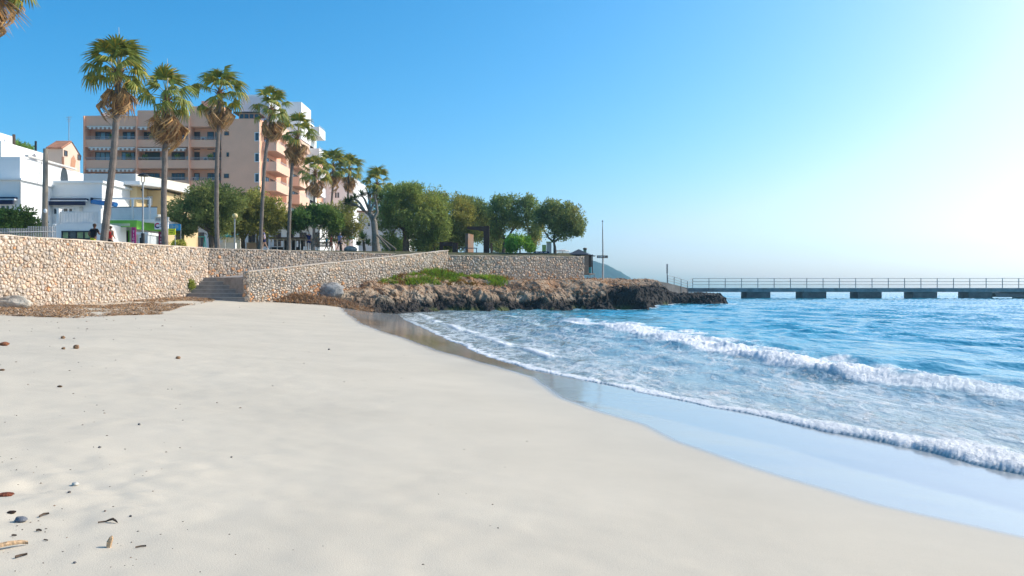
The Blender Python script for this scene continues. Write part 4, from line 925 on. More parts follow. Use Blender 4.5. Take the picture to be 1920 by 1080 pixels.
# green fascia, two facets, then the shop front
fa = Vector((X(200, 60.6), 60.6, 0)); fb = Vector((X(256, 60.6), 60.6, 0)); fc = Vector((X(302, 63.5), 63.5, 0))
def slab(a, b, z0, z1, th, nm, mt, par):
    d = (b - a).normalized(); n = Vector((-d.y, d.x, 0)) * th
    return MB().prism([(a.x, a.y), (b.x, b.y), (b.x + n.x, b.y + n.y), (a.x + n.x, a.y + n.y)], z0, z1).build(nm, mt, par)
f1 = slab(fa, fb, Z(425.5, 60.6), Z(413, 60.6), .25, 'fascia', m_green, t); f2 = slab(fb + Vector((.01, .01, 0)), fc, Z(431, 61.5), Z(415.5, 61.5), .25, 'fascia', m_green, t)
m_pgreen = M('pale_green_panel', (.42, .50, .34), .6, .1); slab(fa + Vector((.2, -.02, 0)), fb + Vector((-.5, -.02, 0)), Z(424, 60.6), Z(419, 60.6), .015, 'fascia_panel', m_pgreen, t)
slab(Vector((X(200, 62.5), 62.5, 0)), Vector((X(262, 62.5), 62.5, 0)), 4.2, Z(425, 62.5), .2, 'shop_wall', m_greyw, t)
slab(Vector((X(262, 62.5), 62.52, 0)), Vector((X(303, 64.5), 64.5, 0)), 4.2, Z(425, 62.5), .2, 'shop_wall', m_greyw, t)
window(t, X(208, 62.5), X(226, 62.5), Z(457, 62.5), Z(433, 62.5), 62.5, 2, m_black, m_glass); window(t, X(228, 62.5), X(243, 62.5), Z(457, 62.5), Z(432, 62.5), 62.5, 1, m_green, m_dark)
slab(Vector((X(300, 70), 70, 0)), Vector((X(350, 72), 71.5, 0)), 4.2, Z(426, 70), .2, 'shop_wall', m_dark, t); slab(Vector((X(302, 69.8), 69.8, 0)), Vector((X(316, 69.9), 69.95, 0)), 4.2, Z(436, 70), .1, 'shop_door', m_teal, t)
# rolled blue awning sticking out of the white side wall
bt = thing('rolled_awning', 'blue rolled awning on the sunlit side of the white house above the jogger', 'awning', (X(174, 61.6), 61.6, Z(380, 61)))
MB().tube([(X(174, 61.5), 61.45, Z(378.5, 61.5)), (X(196, 60), 60, Z(381, 60)), (X(217, 58.6), 58.6, Z(383.5, 58.6))], [.16, .19, .17], 10).build('roll', m_blue, bt)
MB().tube([(X(172, 61.5), 61.45, Z(372, 61.5)), (X(200, 60), 60, Z(373.5, 60))], [.035, .035], 6).build('arm', m_black, bt)
box('bracket', m_navy, bt, X(172, 61.5), X(175, 61.5), 61.3, 61.48, Z(382, 61.5), Z(371, 61.5))

# ---- pale buildings far behind the palms
t = thing('far_white_building', 'plain pale apartment block behind the three distant palms', 'building', (X(620, 150), 150, 5))
b1 = box('wall', m_white, t, X(560, 150), X(662, 150), 150, 165, 4.5, Z(332, 150)); 
for i in range(3):
    for j in range(3): window(t, X(575 + 26 * i, 150), X(585 + 26 * i, 150), Z(372 + 26 * j, 150), Z(360 + 26 * j, 150), 150, 2, m_frame_w, m_glass, fw=.1)
t = thing('far_white_building', 'small pale building with dark square windows between the leaning tree trunk and the big tree', 'building', (X(712, 120), 120, 5))
box('wall', m_greyw, t, X(672, 120), X(760, 120), 120, 132, 4.5, Z(398, 120)); box('roof', m_tile, t, X(670, 120), X(762, 120), 119.6, 132.4, Z(398, 120) + .002, Z(395, 120))
for (p0, p1, a, b) in ((690, 694, 418, 424), (719.5, 723.5, 436, 440), (700, 704, 420, 426), (735, 740, 432, 440)): window(t, X(p0, 120), X(p1, 120), Z(b, 120), Z(a, 120), 120, 1, m_frame_b, m_glass, fw=.05)
t = thing('low_cafe_building', 'long low white cafe building in the shade behind the tamarisk trunks', 'building', (X(440, 96), 96, 5))
box('wall', m_white, t, X(315, 96), X(600, 96), 96, 104, 4.5, Z(424, 96)); box('roof', m_greyw, t, X(312, 96), X(603, 96), 94.6, 104.5, Z(424, 96) + .002, Z(420.5, 96))
for i, p in enumerate(range(322, 596, 24)): window(t, X(p, 96), X(p + 13, 96), Z(462, 96), Z(436, 96), 96, 2, m_frame_b, m_glass if i % 3 else m_dark, fw=.1)
# ------------------------------------------------------------------ signs
m_magenta = M('magenta_banner', (.42, .03, .17), .7, .1); m_maroon = M('dark_red_banner', (.20, .025, .05), .7, .15)
m_wtext = M('white_lettering', (.85, .85, .85), .6, .02); m_signw = M('sign_white', (.80, .80, .80), .5, .04); m_signy = M('sign_yellow', (.78, .80, .02), .5, .05)
m_red = M('red_paint', (.60, .03, .08), .6, .1); m_navyp = M('navy_paint', (.02, .03, .14), .6, .1); m_cyan = M('cyan_sign', (.02, .30, .58), .5, .2, 2)
def text(body, size, loc, mat, parent, name='lettering', rot=(R(90), 0, 0), ext=.004, spacing=1.0):
    c = bpy.data.curves.new(name, 'FONT'); c.body = body; c.size = size; c.align_x = 'CENTER'; c.align_y = 'CENTER'; c.extrude = ext; c.space_line = spacing; c.resolution_u = 3
    o = bpy.data.objects.new('tmp', c); C.objects.link(o); dg = bpy.context.evaluated_depsgraph_get()
    me = bpy.data.meshes.new_from_object(o.evaluated_get(dg)); bpy.data.objects.remove(o); me.name = name; me.materials.clear(); me.materials.append(mat)
    o = bpy.data.objects.new(name, me); C.objects.link(o); o.rotation_euler = rot
    if parent is not None: o.parent = parent; o.location = Vector(loc) - wloc(parent)
    else: o.location = loc
    return o
def banner(px0, px1, py0, py1, d, label, mat):
    x0, x1 = X(px0, d), X(px1, d); z0 = zprom((px0 + px1) / 2, d); z1 = Z(py0, d)
    t = thing('banner_sign', label, 'sign', ((x0 + x1) / 2, d, z0), 'tall red banners of the ticket shop')
    box('panel', mat, t, x0, x1, d, d + .06, z0 + .15, z1); box('stand', m_grey, t, x0 + .1, x1 - .1, d - .15, d + .2, z0, z0 + .149)
    wd = x1 - x0; pitch = (Z(py0, d) - Z(py1, d)) / 4.8
    for i, ch in enumerate('TICKETS'):
        zc = z1 - .22 - pitch * (i + .45)
        if zc > z0 + .3: text(ch, pitch * .92, ((x0 + x1) / 2, d - .006, zc), m_wtext, t, 'letter')
banner(246.5, 254.5, 426, 458, 56, 'magenta upright banner lettered TICKETS under the corner of the green fascia', m_magenta)
banner(297, 306.5, 434, 462, 57, 'dark red upright banner lettered TICKETS just left of the second palm trunk', m_maroon)
d = 58.0; t = thing('shop_sign', 'white rectangular shop sign with a red and blue round emblem beside the second palm', 'sign', (X(302, d), d, Z(430, d)), None)
box('board', m_signw, t, X(289.5, d), X(315, d), d, d + .12, Z(430, d), Z(417, d)); mb = MB(); mb2 = MB(); cx, cz = X(295.2, d), Z(423, d)
for k in range(20):
    a0, a1 = R(40 + 14 * k), R(40 + 14 * (k + 1)); q = MB() ; (mb if k < 11 else mb2).add([(cx + r_ * math.cos(a), d - .012, cz + r_ * math.sin(a)) for r_, a in ((.10, a0), (.20, a0), (.20, a1), (.10, a1))], [(0, 1, 2, 3)])
mb.build('emblem', m_red, t); mb2.build('emblem', m_navyp, t)
for i, (a, b, zz) in enumerate(((299, 313, 421), (299, 311, 424.5))): box('print_line', m_navyp, t, X(a, d), X(b, d), d - .01, d - .001, Z(zz + 1.1, d), Z(zz, d))
box('post', m_grey, t, X(300, d), X(301.5, d), d + .13, d + .2, zprom(300, d), Z(417, d))
t = thing('menu_board', 'pale awning sign with faint lettering above the white shop sign', 'sign', (X(305, 58.6), 58.6, Z(414, 58.6)))
box('board', m_greyw, t, X(290, 58.6), X(316, 58.6), 58.6, 58.7, Z(415.5, 58.6), Z(407, 58.6)); MB().tube([(X(298, 58.6), 58.64, Z(407, 58.6)), (X(298, 58.6), 58.64, Z(402, 58.6))], [.28, .12], 8).build('finial', m_cream, t)
for a, b in ((292, 296), (297, 300.5)): box('print_mark', m_grey, t, X(a, 58.6), X(b, 58.6), 58.59, 58.599, Z(413.5, 58.6), Z(409, 58.6))
box('post', m_grey, t, X(312, 58.6), X(313, 58.6), 58.71, 58.8, zprom(312, 58.8), Z(407, 58.6))
t = thing('yellow_sign', 'small bright yellow sign just right of the second palm trunk', 'sign', (X(322, 58), 58, Z(440, 58)))
box('board', m_signy, t, X(315.5, 58), X(328.8, 58), 58, 58.06, Z(440.5, 58), Z(428.5, 58)); 
for a, b, zz in ((318, 326, 432), (317.5, 324, 435.5)): box('print_line', M('dark_print', (.2, .16, .02), .7), t, X(a, 58), X(b, 58), 57.99, 57.999, Z(zz + 1, 58), Z(zz, 58))
box('post', m_grey, t, X(327, 58), X(328, 58), 58.061, 58.12, zprom(327, 58), Z(428.5, 58))
t = thing('blue_shop_sign', 'blue sign with pale round print under the tree beside the yellow sign', 'sign', (X(327, 62), 62, Z(430, 62)))
box('board', m_cyan, t, X(316.5, 62), X(338, 62), 62, 62.1, Z(432, 62), Z(420, 62)); 
for px in (322, 331): MB().tube([(X(px, 62), 61.985, Z(425, 62)), (X(px, 62), 61.998, Z(425, 62))], [.16, .16], 10).build('print_mark', m_glassb, t)
box('post', m_grey, t, X(337, 62), X(338, 62), 62.101, 62.2, zprom(337, 62), Z(420, 62))
t = thing('ticket_kiosk', 'small white and teal kiosk cabin behind the street lamp post', 'kiosk', (X(265, 58), 58, zprom(265, 58)))
z0 = zprom(265, 58); box('cabin', m_glass_t, t, X(259, 58), X(277, 58), 58, 59.4, z0, Z(440, 58)); box('roof', m_white, t, X(257, 58), X(279, 58), 57.8, 59.6, Z(440, 58) + .002, Z(435.5, 58)); window(t, X(260.5, 58), X(268, 58), z0 + .2, Z(444, 58), 58, 1, m_frame_w, m_dark)

# ------------------------------------------------------------------ poles and lamps
m_wood = M('weathered_wood', (.24, .19, .14), .9, .25, 5, .3, 30); m_pole = M('timber_pole', (.27, .235, .19), .9, .2, 3, .4, 20)
d = 46.0; t = thing('utility_pole', 'tall weathered timber utility pole in front of the white house', 'pole', (X(84, d), d, zprom(84, d)))
MB().tube([(X(83.5, d), d, zprom(84, d) - .1), (X(84.8, d), d, Z(360, d)), (X(85.5, d), d, Z(279, d))], [.165, .145, .125], 10).build('shaft', m_pole, t, smooth=True)
MB().ball((X(88, d), d - .16, Z(396, d)), (.1, .08, .13)).build('junction_box', m_white, t); MB().tube([(X(84, d) - .15, d, Z(300, d)), (X(84, d) - 4, d + 6, Z(318, d))], [.012, .012], 4).build('cable', m_black, t)
d = 52.0; z0 = zprom(268, d); t = thing('street_lamp', 'tall grey street lamp with a dark flat head before the yellow house', 'street lamp', (X(268, d), d, z0))
MB().tube([(X(267.8, d), d, z0), (X(268, d), d, Z(345, d))], [.07, .05], 8).build('post', m_grey, t); MB().cyl((X(267.8, d), d, z0), (X(267.8, d), d, z0 + 1.1), .13, .11, 10).build('base_sleeve', m_black, t)
mb = MB()
for s in (-1, 1): mb.tube([(X(268, d), d, Z(345, d)), (X(268 + 2.6 * s, d), d, Z(340, d)), (X(268 + 3.2 * s, d), d, Z(330.5, d))], [.025] * 3, 5)
mb.build('fork', m_black, t); MB().tube([(X(268.5, d), d, Z(330.3, d)), (X(268.5, d), d, Z(328, d)), (X(268, d), d, Z(324.5, d))], [.34, .33, .08], 12).build('lamp_head', m_black, t)
MB().tube([(X(265, d), d, Z(356, d)), (X(268, d), d, Z(355, d))], [.09, .03], 6).build('camera_bracket', m_black, t)
d = 60.0; z0 = zprom(440, d); t = thing('globe_lamp', 'slim promenade lamp with a round yellowish globe between two tamarisks', 'street lamp', (X(440, d), d, z0))
m_globe = M('lamp_globe', (.66, .52, .24), .35, .1); MB().cyl((X(440, d), d, z0), (X(440, d), d, Z(410, d)), .05, n=8).build('post', m_grey, t); MB().ball((X(440.5, d), d, Z(405, d)), .21, 14, 10).build('globe', m_globe, t, smooth=True)
d = 80.0; t = thing('roof_antenna', 'tall thin television antenna mast above the small peach house', 'antenna', (X(98, d), d, Z(272, d)))
MB().cyl((X(98, d), d + 3, Z(285, d)), (X(98, d), d + 3, Z(206, d)), .035, n=5).build('mast', m_grey, t); mb = MB()
for py, w_ in ((208, 6), (212, 4.5), (216, 3)): mb.cyl((X(98 - w_, d), d + 3, Z(py, d)), (X(98 + w_, d), d + 3, Z(py - .6, d)), .022, n=4)
mb.build('aerial', m_grey, t)
# picket fence at the far left
d = 43.5; t = thing('picket_fence', 'row of thin metal pickets in front of the dark hedge at far left', 'fence', (X(30, d), d, zprom(30, d)))
me_p = MB().box(-.016, .016, -.016, .016, 0, 1).mesh('picket', m_grey)
for i in range(46):
    px = -40 + i * 3.2; dd = 41 + (px + 40) / 150 * 4.5; o = link('picket', me_p, t, Vector((X(px, dd), dd, zprom(px, dd))) - t.location); o.scale = (1, 1, Z(428 if px < 52 else 424, dd) - zprom(px, dd))
MB().bar((X(-40, 41), 41.03, Z(436, 41)), (X(104, 45.3), 45.35, Z(434, 45.3)), .04).build('rail', m_grey, t)
t = thing('white_post_sign', 'thin white post with a crosspiece right of the utility pole', 'post', (X(98.5, 47), 47, zprom(98, 47)))
MB().cyl((X(98.5, 47), 47, zprom(98, 47)), (X(98.5, 47), 47, Z(421, 47)), .035, n=6).build('post', m_frame_w, t); MB().bar((X(97.5, 47), 47, Z(421.4, 47)), (X(105, 47), 47, Z(421.4, 47)), .07).build('crosspiece', m_frame_w, t)

# ------------------------------------------------------------------ promenade furniture under the trees
d = 80.0; z0 = zprom(418, d); t = thing('awning_stall', 'market stall with a teal awning and pale counter behind the third palm', 'stall', (X(420, d), d, z0))
mb = MB().add([(X(402, d), d, Z(443, d)), (X(439, d), d, Z(443, d)), (X(437, d), d + 2.2, Z(434, d)), (X(404, d), d + 2.2, Z(434, d)), (X(402, d), d, Z(445, d)), (X(439, d), d, Z(445, d))], [(0, 1, 2, 3), (4, 5, 1, 0)]); mb.build('awning', m_teal, t)
for p in (403, 421, 438): box('post', m_frame_w, t, X(p, d), X(p + 1, d), d + .1, d + .16, z0, Z(443, d))
box('counter', m_white, t, X(404, d), X(436, d), d + .5, d + 1.2, z0, z0 + 1.05); box('back_panel', m_cream, t, X(404, d), X(438, d), d + 2.0, d + 2.1, z0, Z(436, d))
d = 76.0; z0 = zprom(368, d); t = thing('swing_frame', 'teal playground swing frame under the broad tamarisk', 'swing', (X(370, d), d, z0)); mb = MB()
for px in (357, 384):
    for s in (-1, 1): mb.cyl((X(px + 3.5 * s, d), d, z0), (X(px, d), d, Z(444, d)), .05, n=6)
mb.build('legs', m_teal, t); MB().cyl((X(357, d), d, Z(444, d)), (X(384, d), d, Z(444, d)), .05, n=6).build('top_bar', m_teal, t)
for px in (366, 375): MB().cyl((X(px, d), d, Z(444, d)), (X(px, d), d, z0 + .5), .015, n=4).build('chain', m_grey, t); box('swing_seat', m_red, t, X(px, d) - .2, X(px, d) + .2, d - .1, d + .1, z0 + .45, z0 + .5)
d = 78.0; z0 = zprom(540, d); t = thing('white_pergola', 'low dark-roofed cafe pergola with white posts behind the fourth and fifth palms', 'pergola', (X(540, d), d, z0))
for p in (507, 519, 531, 545, 553, 562, 572): box('post', m_frame_w, t, X(p, d), X(p + 1.6, d), d, d + .09, z0, Z(449, d))
box('beam', m_frame_w, t, X(506, d), X(575, d), d - .01, d + .1, Z(449, d) + .002, Z(447.5, d)); box('canopy', m_frame_b, t, X(505, d), X(576, d), d - .3, d + 3.5, Z(447.5, d) + .002, Z(445, d)); box('base_wall', m_black, t, X(505, d), X(563, d), d + .12, d + .3, z0, z0 + .5)
for px in (522, 536, 549): box('screen', m_dark, t, X(px, d), X(px + 9, d), d + 2.0, d + 2.1, z0, Z(449, d))
d = 72.0
for px, lb in ((596, 'dark wooden bench with a slatted back behind the walking group'), (476, 'low peach planter box between the trunks left of the fourth palm')):
    z0 = zprom(px, d)
    if px == 596:
        t = thing('park_bench', lb, 'bench', (X(px, d), d + 2, z0))
        for k in range(3): box('slat', m_wood, t, X(px - 14, d), X(px + 14, d), d + 2.0 + .15 * k, d + 2.12 + .15 * k, z0 + .42, z0 + .47)
        for k in range(3): box('slat', m_wood, t, X(px - 14, d), X(px + 14, d), d + 2.46, d + 2.5, z0 + .52 + .15 * k, z0 + .63 + .15 * k)
        for q in (-12, 12): box('leg', m_frame_w, t, X(px + q, d), X(px + q + 1.2, d), d + 2.0, d + 2.45, z0, z0 + .419)
    else:
        t = thing('planter', lb, 'planter', (X(px, d), d, z0)); box('box', m_peach, t, X(462, d), X(482, d), d, d + .5, z0, z0 + .62); box('rim', m_cream, t, X(461, d), X(483, d), d - .04, d + .54, z0 + .621, z0 + .68)
t = thing('grey_rock_planter', 'long dark rounded boulder on the lawn left of the spiky plant', 'boulder', (X(660, 72), 72, zprom(660, 72)))
MB().ball((X(657, 72), 72, zprom(657, 72) + .15), (.62, .4, .32), 14, 8).build('stone', m_boulder, t, smooth=True)

# ---- rusty steel sculpture
m_cort = M('rusted_steel', (.075, .035, .025), .8, .35, 1.5, .25, 15, .3); d = 78.0; z0 = zprom(905, d)
t = thing('steel_portal_sculpture', 'tall dark rusted steel portal sculpture standing among the trees', 'sculpture', (X(905, d), d, z0))
box('upright', m_cort, t, X(906.5, d), X(917.5, d), d, d + .55, z0 - .1, Z(423.5, d)); 
mb = MB().prism([(X(876, d), d + .02), (X(906.4, d), d + .02), (X(906.4, d), d + .5), (X(876, d), d + .5)], [Z(429, d), Z(433, d), Z(433, d), Z(429, d)], [Z(424.5, d)] * 4); mb.build('lintel', m_cort, t)
mb = MB().prism([(X(877, d), d + .6), (X(888, d + 2.4), d + 2.4), (X(888, d + 2.4) - .3, d + 2.5), (X(877, d) - .3, d + .7)], [z0 - .2] * 4, [Z(437, d)] * 4); mb.build('panel', M('bright_rust', (.34, .16, .07), .7, .5, 1.2, .2, 9, col2=(.22, .20, .19)), t)
t = thing('low_steel_sculpture', 'low dark rusted steel arch sculpture left of the tall portal', 'sculpture', (X(845, d), d, z0))
box('upright', m_cort, t, X(848, d), X(858, d), d, d + .5, z0 - .1, Z(455, d)); box('lintel', m_cort, t, X(824, d), X(847.8, d), d + .02, d + .5, Z(461, d), Z(453.5, d)); box('upright', m_cort, t, X(824, d), X(830, d), d + .021, d + .49, z0 - .1, Z(461, d) - .002)
t = thing('blue_bench', 'low blue grey bench in front of the tall steel portal', 'bench', (X(885, 77), 77, zprom(885, 77))); z1 = zprom(885, 77)
mbl = M('blue_grey_paint', (.10, .13, .19), .6, .15)
for k in range(3): box('slat', mbl, t, X(869, 77), X(895, 77), 76.6 + .14 * k, 76.72 + .14 * k, z1 + .4, z1 + .46)
for q in (870, 893): box('leg', mbl, t, X(q, 77), X(q + 1.4, 77), 76.6, 77.0, z1 - .1, z1 + .399)
d = 84.0; z0 = zprom(1025, d); t = thing('food_stand', 'small stand with lime green panels and a dark counter left of the forked tree', 'stall', (X(1016, d), d, z0))
mlime = M('lime_panel', (.48, .62, .16), .6, .08); box('panel', mlime, t, X(1016.5, d), X(1024, d), d, d + .1, z0, Z(459, d)); box('column', m_greyw, t, X(1025, d), X(1034, d), d, d + .5, z0, Z(454.5, d)); box('cap', mlime, t, X(1024, d), X(1035, d), d - .05, d + .55, Z(454.5, d) + .002, Z(453, d))
box('counter', m_navyp, t, X(1001, d), X(1029, d), d - .7, d - .2, z0, Z(472, d)); 
for a in (1004, 1012, 1020): box('counter_print', m_white, t, X(a, d), X(a + 5, d), d - .71, d - .701, Z(474.5, d), Z(473.3, d))
d = 92.0; z0 = 5.2; t = thing('beach_parasol', 'flat white parasol just left of the hut', 'parasol', (X(1055, d), d, z0)); MB().cyl((X(1055, d), d, z0), (X(1055, d), d, Z(468, d)), .04, n=6).build('pole', m_grey, t)
MB().tube([(X(1055, d), d, Z(471.2, d)), (X(1055, d), d, Z(470, d)), (X(1055, d), d, Z(467.5, d))], [.85, .83, .06], 10).build('canopy', m_greyw, t); box('white_screen', m_white, t, X(1046, d), X(1071, d), d + .5, d + .6, z0, Z(473, d))
d = 104.0
t = thing('blue_parasol', 'blue parasol glimpsed beneath the leaning tree right of the steel portal', 'parasol', (X(937, d), d, 5.3)); MB().cyl((X(937, d), d, 5.3), (X(937, d), d, Z(455, d)), .04, n=6).build('pole', m_grey, t); MB().tube([(X(937, d), d, Z(460, d)), (X(937, d), d, Z(458.5, d)), (X(937, d), d, Z(453, d))], [.75, .72, .05], 10).build('canopy', m_blue, t)
d = 88.0
t = thing('teal_parasol', 'pale teal parasol behind the spiky plant', 'parasol', (X(656, d), d, 5.3)); MB().cyl((X(656, d), d, 5.2), (X(656, d), d, Z(442, d)), .04, n=6).build('pole', m_grey, t); MB().tube([(X(656, d), d, Z(448, d)), (X(656, d), d, Z(446.5, d)), (X(656, d), d, Z(440, d))], [.6, .58, .05], 10).build('canopy', m_teal, t)

# ------------------------------------------------------------------ hut, mast, pier
d = 80.0; zk = Z(514.5, d); t = thing('beach_hut', 'small hut with a dark hipped roof at the right end of the stone wall', 'hut', (X(1092, d), d, zk))
m_slate = M('dark_roof', (.035, .04, .055), .6, .2, 3); m_hutg = M('sage_paint', (.30, .33, .20), .7, .1)
xa, xb2 = X(1069, d), X(1114, d); ya, yb2 = d, d + 2.6; zw = Z(477, d)
box('floor', m_wood, t, xa, xb2, ya, yb2, zk, zk + .12); box('fascia', m_hutg, t, X(1072, d), X(1095.5, d), ya + .05, ya + .15, Z(483, d), zw); 
for (p0, p1, yy) in ((1072, 1074.5, ya + .16), (1095.8, 1104, ya + .1), (1110.5, 1112, ya + .2), (1072, 1074, yb2 - .2), (1109, 1112, yb2 - .2)): box('post', m_pole if p0 == 1095.8 else m_frame_b, t, X(p0, d), X(p1, d), yy, yy + .12, zk + .121, zw)
box('back_wall', m_frame_b, t, X(1075, d), X(1093, d), yb2 - .3, yb2 - .2, zk + .121, zw); box('side_panel', m_frame_b, t, X(1105, d), X(1111.5, d), ya + 1.0, ya + 1.1, Z(500, d), zw); box('teal_panel', m_teal, t, X(1105, d), X(1110, d), ya + 1.12, ya + 1.2, Z(511, d), Z(500.5, d))
rx0, rx1 = X(1064, d), X(1119, d); ap = (X(1087, d), d + 1.2, Z(466, d)); MB().add([(rx0, ya - .45, zw), (rx1 - .9, ya - .45, zw), (rx1, yb2 + .4, zw), (rx0, yb2 + .4, zw), ap, (rx0, ya - .45, zw - .07), (rx1 - .9, ya - .45, zw - .07), (rx1, yb2 + .4, zw - .07), (rx0, yb2 + .4, zw - .07)], [(0, 1, 4), (1, 2, 4), (2, 3, 4), (3, 0, 4), (0, 5, 6, 1), (1, 6, 7, 2), (2, 7, 8, 3), (3, 8, 5, 0), (5, 8, 7, 6)]).build('roof', m_slate, t)
MB().add([(X(1098, d), ya + .2, zw + .05), (X(1119, d), ya + .5, zw - .12), (X(1119, d), yb2, zw - .12), (X(1100, d), yb2, zw + .3)], [(0, 1, 2, 3)]).build('side_roof', m_slate, t)
cb = box('roof_vent', m_hutg, t, X(1096, d), X(1101, d), d + .8, d + 1.2, zw + .1, Z(467.5, d)); MB().ball((X(1098.5, d), d + 1, Z(465.8, d)), (.22, .2, .13), 8, 5).build('vent_cap', m_frame_b, cb)
bt = thing('hut_bench', 'small pale bench outside the hut', 'bench', (X(1108, d), d - .3, zk)); box('seat', m_cream, bt, X(1104.5, d), X(1115, d), d - .5, d - .15, Z(514.5, d), Z(513, d))
for q in (1105.2, 1113.6): box('leg', m_grey, bt, X(q, d), X(q + .7, d), d - .48, d - .2, Z(520, d), Z(514.5, d) - .002)
d = 82.0; zm = 2.5; t = thing('signal_mast', 'slender white mast with a small wooden arrow sign beside the hut', 'mast', (X(1130.5, d), d, zm))
MB().tube([(X(1130.6, d), d, zm), (X(1130.6, d), d, Z(478, d)), (X(1130, d), d, Z(436, d)), (X(1129.8, d), d, Z(415, d))], [.10, .085, .06, .035], 8).build('pole', m_greyw, t); MB().ball((X(1129.8, d), d, Z(414.5, d)), .09, 8, 6).build('finial', m_grey, t)
sg = MB().prism([(X(1119, d), d - .14), (X(1139.5, d), d - .14), (X(1139.5, d), d - .1), (X(1119, d), d - .1)], [Z(484, d)] * 4, [Z(479, d)] * 4).build('arrow_sign', m_wood, t)
for a, b in ((1121, 1124), (1125, 1129), (1132, 1134)): box('sign_mark', m_white, sg, X(a, d), X(b, d), d - .146, d - .141, Z(482.6, d), Z(480.6, d))
m_pier = M('pier_concrete', (.25, .25, .25), .9, .35, .8, .4, 8, .2); m_block = M('pier_block', (.13, .125, .12), .95, .4, .7, .5, 6, .15)
DP = 134.0; zd = Z(540, DP); pt = thing('pier', 'long low concrete footbridge pier with metal railings running out over the sea', 'pier', (X(1300, DP), DP, 0))
px_e = 2150; seams = [1290, 1328, 1402, 1506, 1610, 1714, 1818, 1922, 2030, px_e]
for a, b in zip(seams[:-1], seams[1:]): box('deck', m_pier, pt, X(a, DP) + .015, X(b, DP) - .015, DP, DP + 2.6, Z(547.5, DP), zd, bevel=.03)
for i, a in enumerate((1400, 1505, 1609, 1713, 1817, 1921, 2029)): box('block', m_block, pt, X(a, DP), X(a + 45.5, DP), DP + .15, DP + 3.4, -1.2, Z(547.5, DP) - .004, bevel=.08)
mk = M('rail_grey', (.25, .25, .25), .5, .15); me_p = MB().box(-.045, .045, -.045, .045, 0, Z(521.5, DP) - zd).mesh('rail_post', mk); xs = []
for i in range(29):
    px = 1299 + 30.6 * i; xs.append(px); link('rail_post', me_p, pt, Vector((X(px, DP), DP + .12, zd)) - pt.location)
for py in (521.9, 528, 533.8): MB().cyl((X(1299, DP), DP + .12, Z(py, DP)), (X(xs[-1], DP), DP + .12, Z(py + .0, DP)), .036, n=6).build('rail', mk, pt)
ramp = [(1252, 527.5, 122), (1264, 530, 125), (1277, 534, 128.5), (1289, 538, 131.5), (1299, 540, DP)]
MB().prism([(X(1205, 112), 112), (X(1250, 120), 120), (X(1290, DP) - .02, DP - .2), (X(1290, DP) - .02, DP + 3), (X(1215, 126), 126)], 0, [Z(527, 112), Z(530, 120), zd - .01, zd - .01, Z(524, 126)]).build('ramp', m_block, pt)  # ramp's shading painted in with the darker block colour
for (px, py, dd) in ramp[:-1]: MB().box(X(px, dd) - .045, X(px, dd) + .045, dd - .045, dd + .045, 0.8, Z(py - 10.5, dd)).build('rail_post', mk, pt)
for o in (-11, -6, -1.5): MB().tube([(X(a, c), c, Z(b + o + (-7.4 if False else 0), c)) for a, b, c in ramp[:-1]] + [(X(1299, DP), DP + .1, Z({-11: 521.9, -6: 528, -1.5: 533.8}[o], DP))], [.036] * 5, 6).build('rail', mk, pt)
bp = thing('pier_pole', 'thin dark pole standing at the landward end of the pier', 'pole', (X(1251, 121), 121, 1.5)); MB().tube([(X(1251, 121), 121, 1.0), (X(1251, 121), 121, Z(513, 121)), (X(1251, 121), 121, Z(512, 121)), (X(1251, 121), 121, Z(495, 121))], [.07, .07, .12, .11], 8).build('shaft', mk, bp)
n = 60; th = np.linspace(0, 1, n)
def abutment():
    u, v = np.meshgrid(np.linspace(0, 1, 70), np.linspace(0, 1, 24), indexing='ij'); x = X(1866, DP) + u * 26; a = v * math.pi
    y = DP + 1.4 - np.cos(a) * (1.5 + .5 * (fbm(x * .6, v * 3, 0, 3, 301) - .5)); z = .25 + np.sin(a) * (.85 + .5 * (fbm(x * .7, v * 4, 3, 4, 303) - .5))
    o = link('pier_rock', grid_mesh('pier_rock', np.stack([x, y - .3, z], -1), m_block, None, False)); tag(o, 'rough dark rock mass under the right end of the pier', 'rock')
abutment()
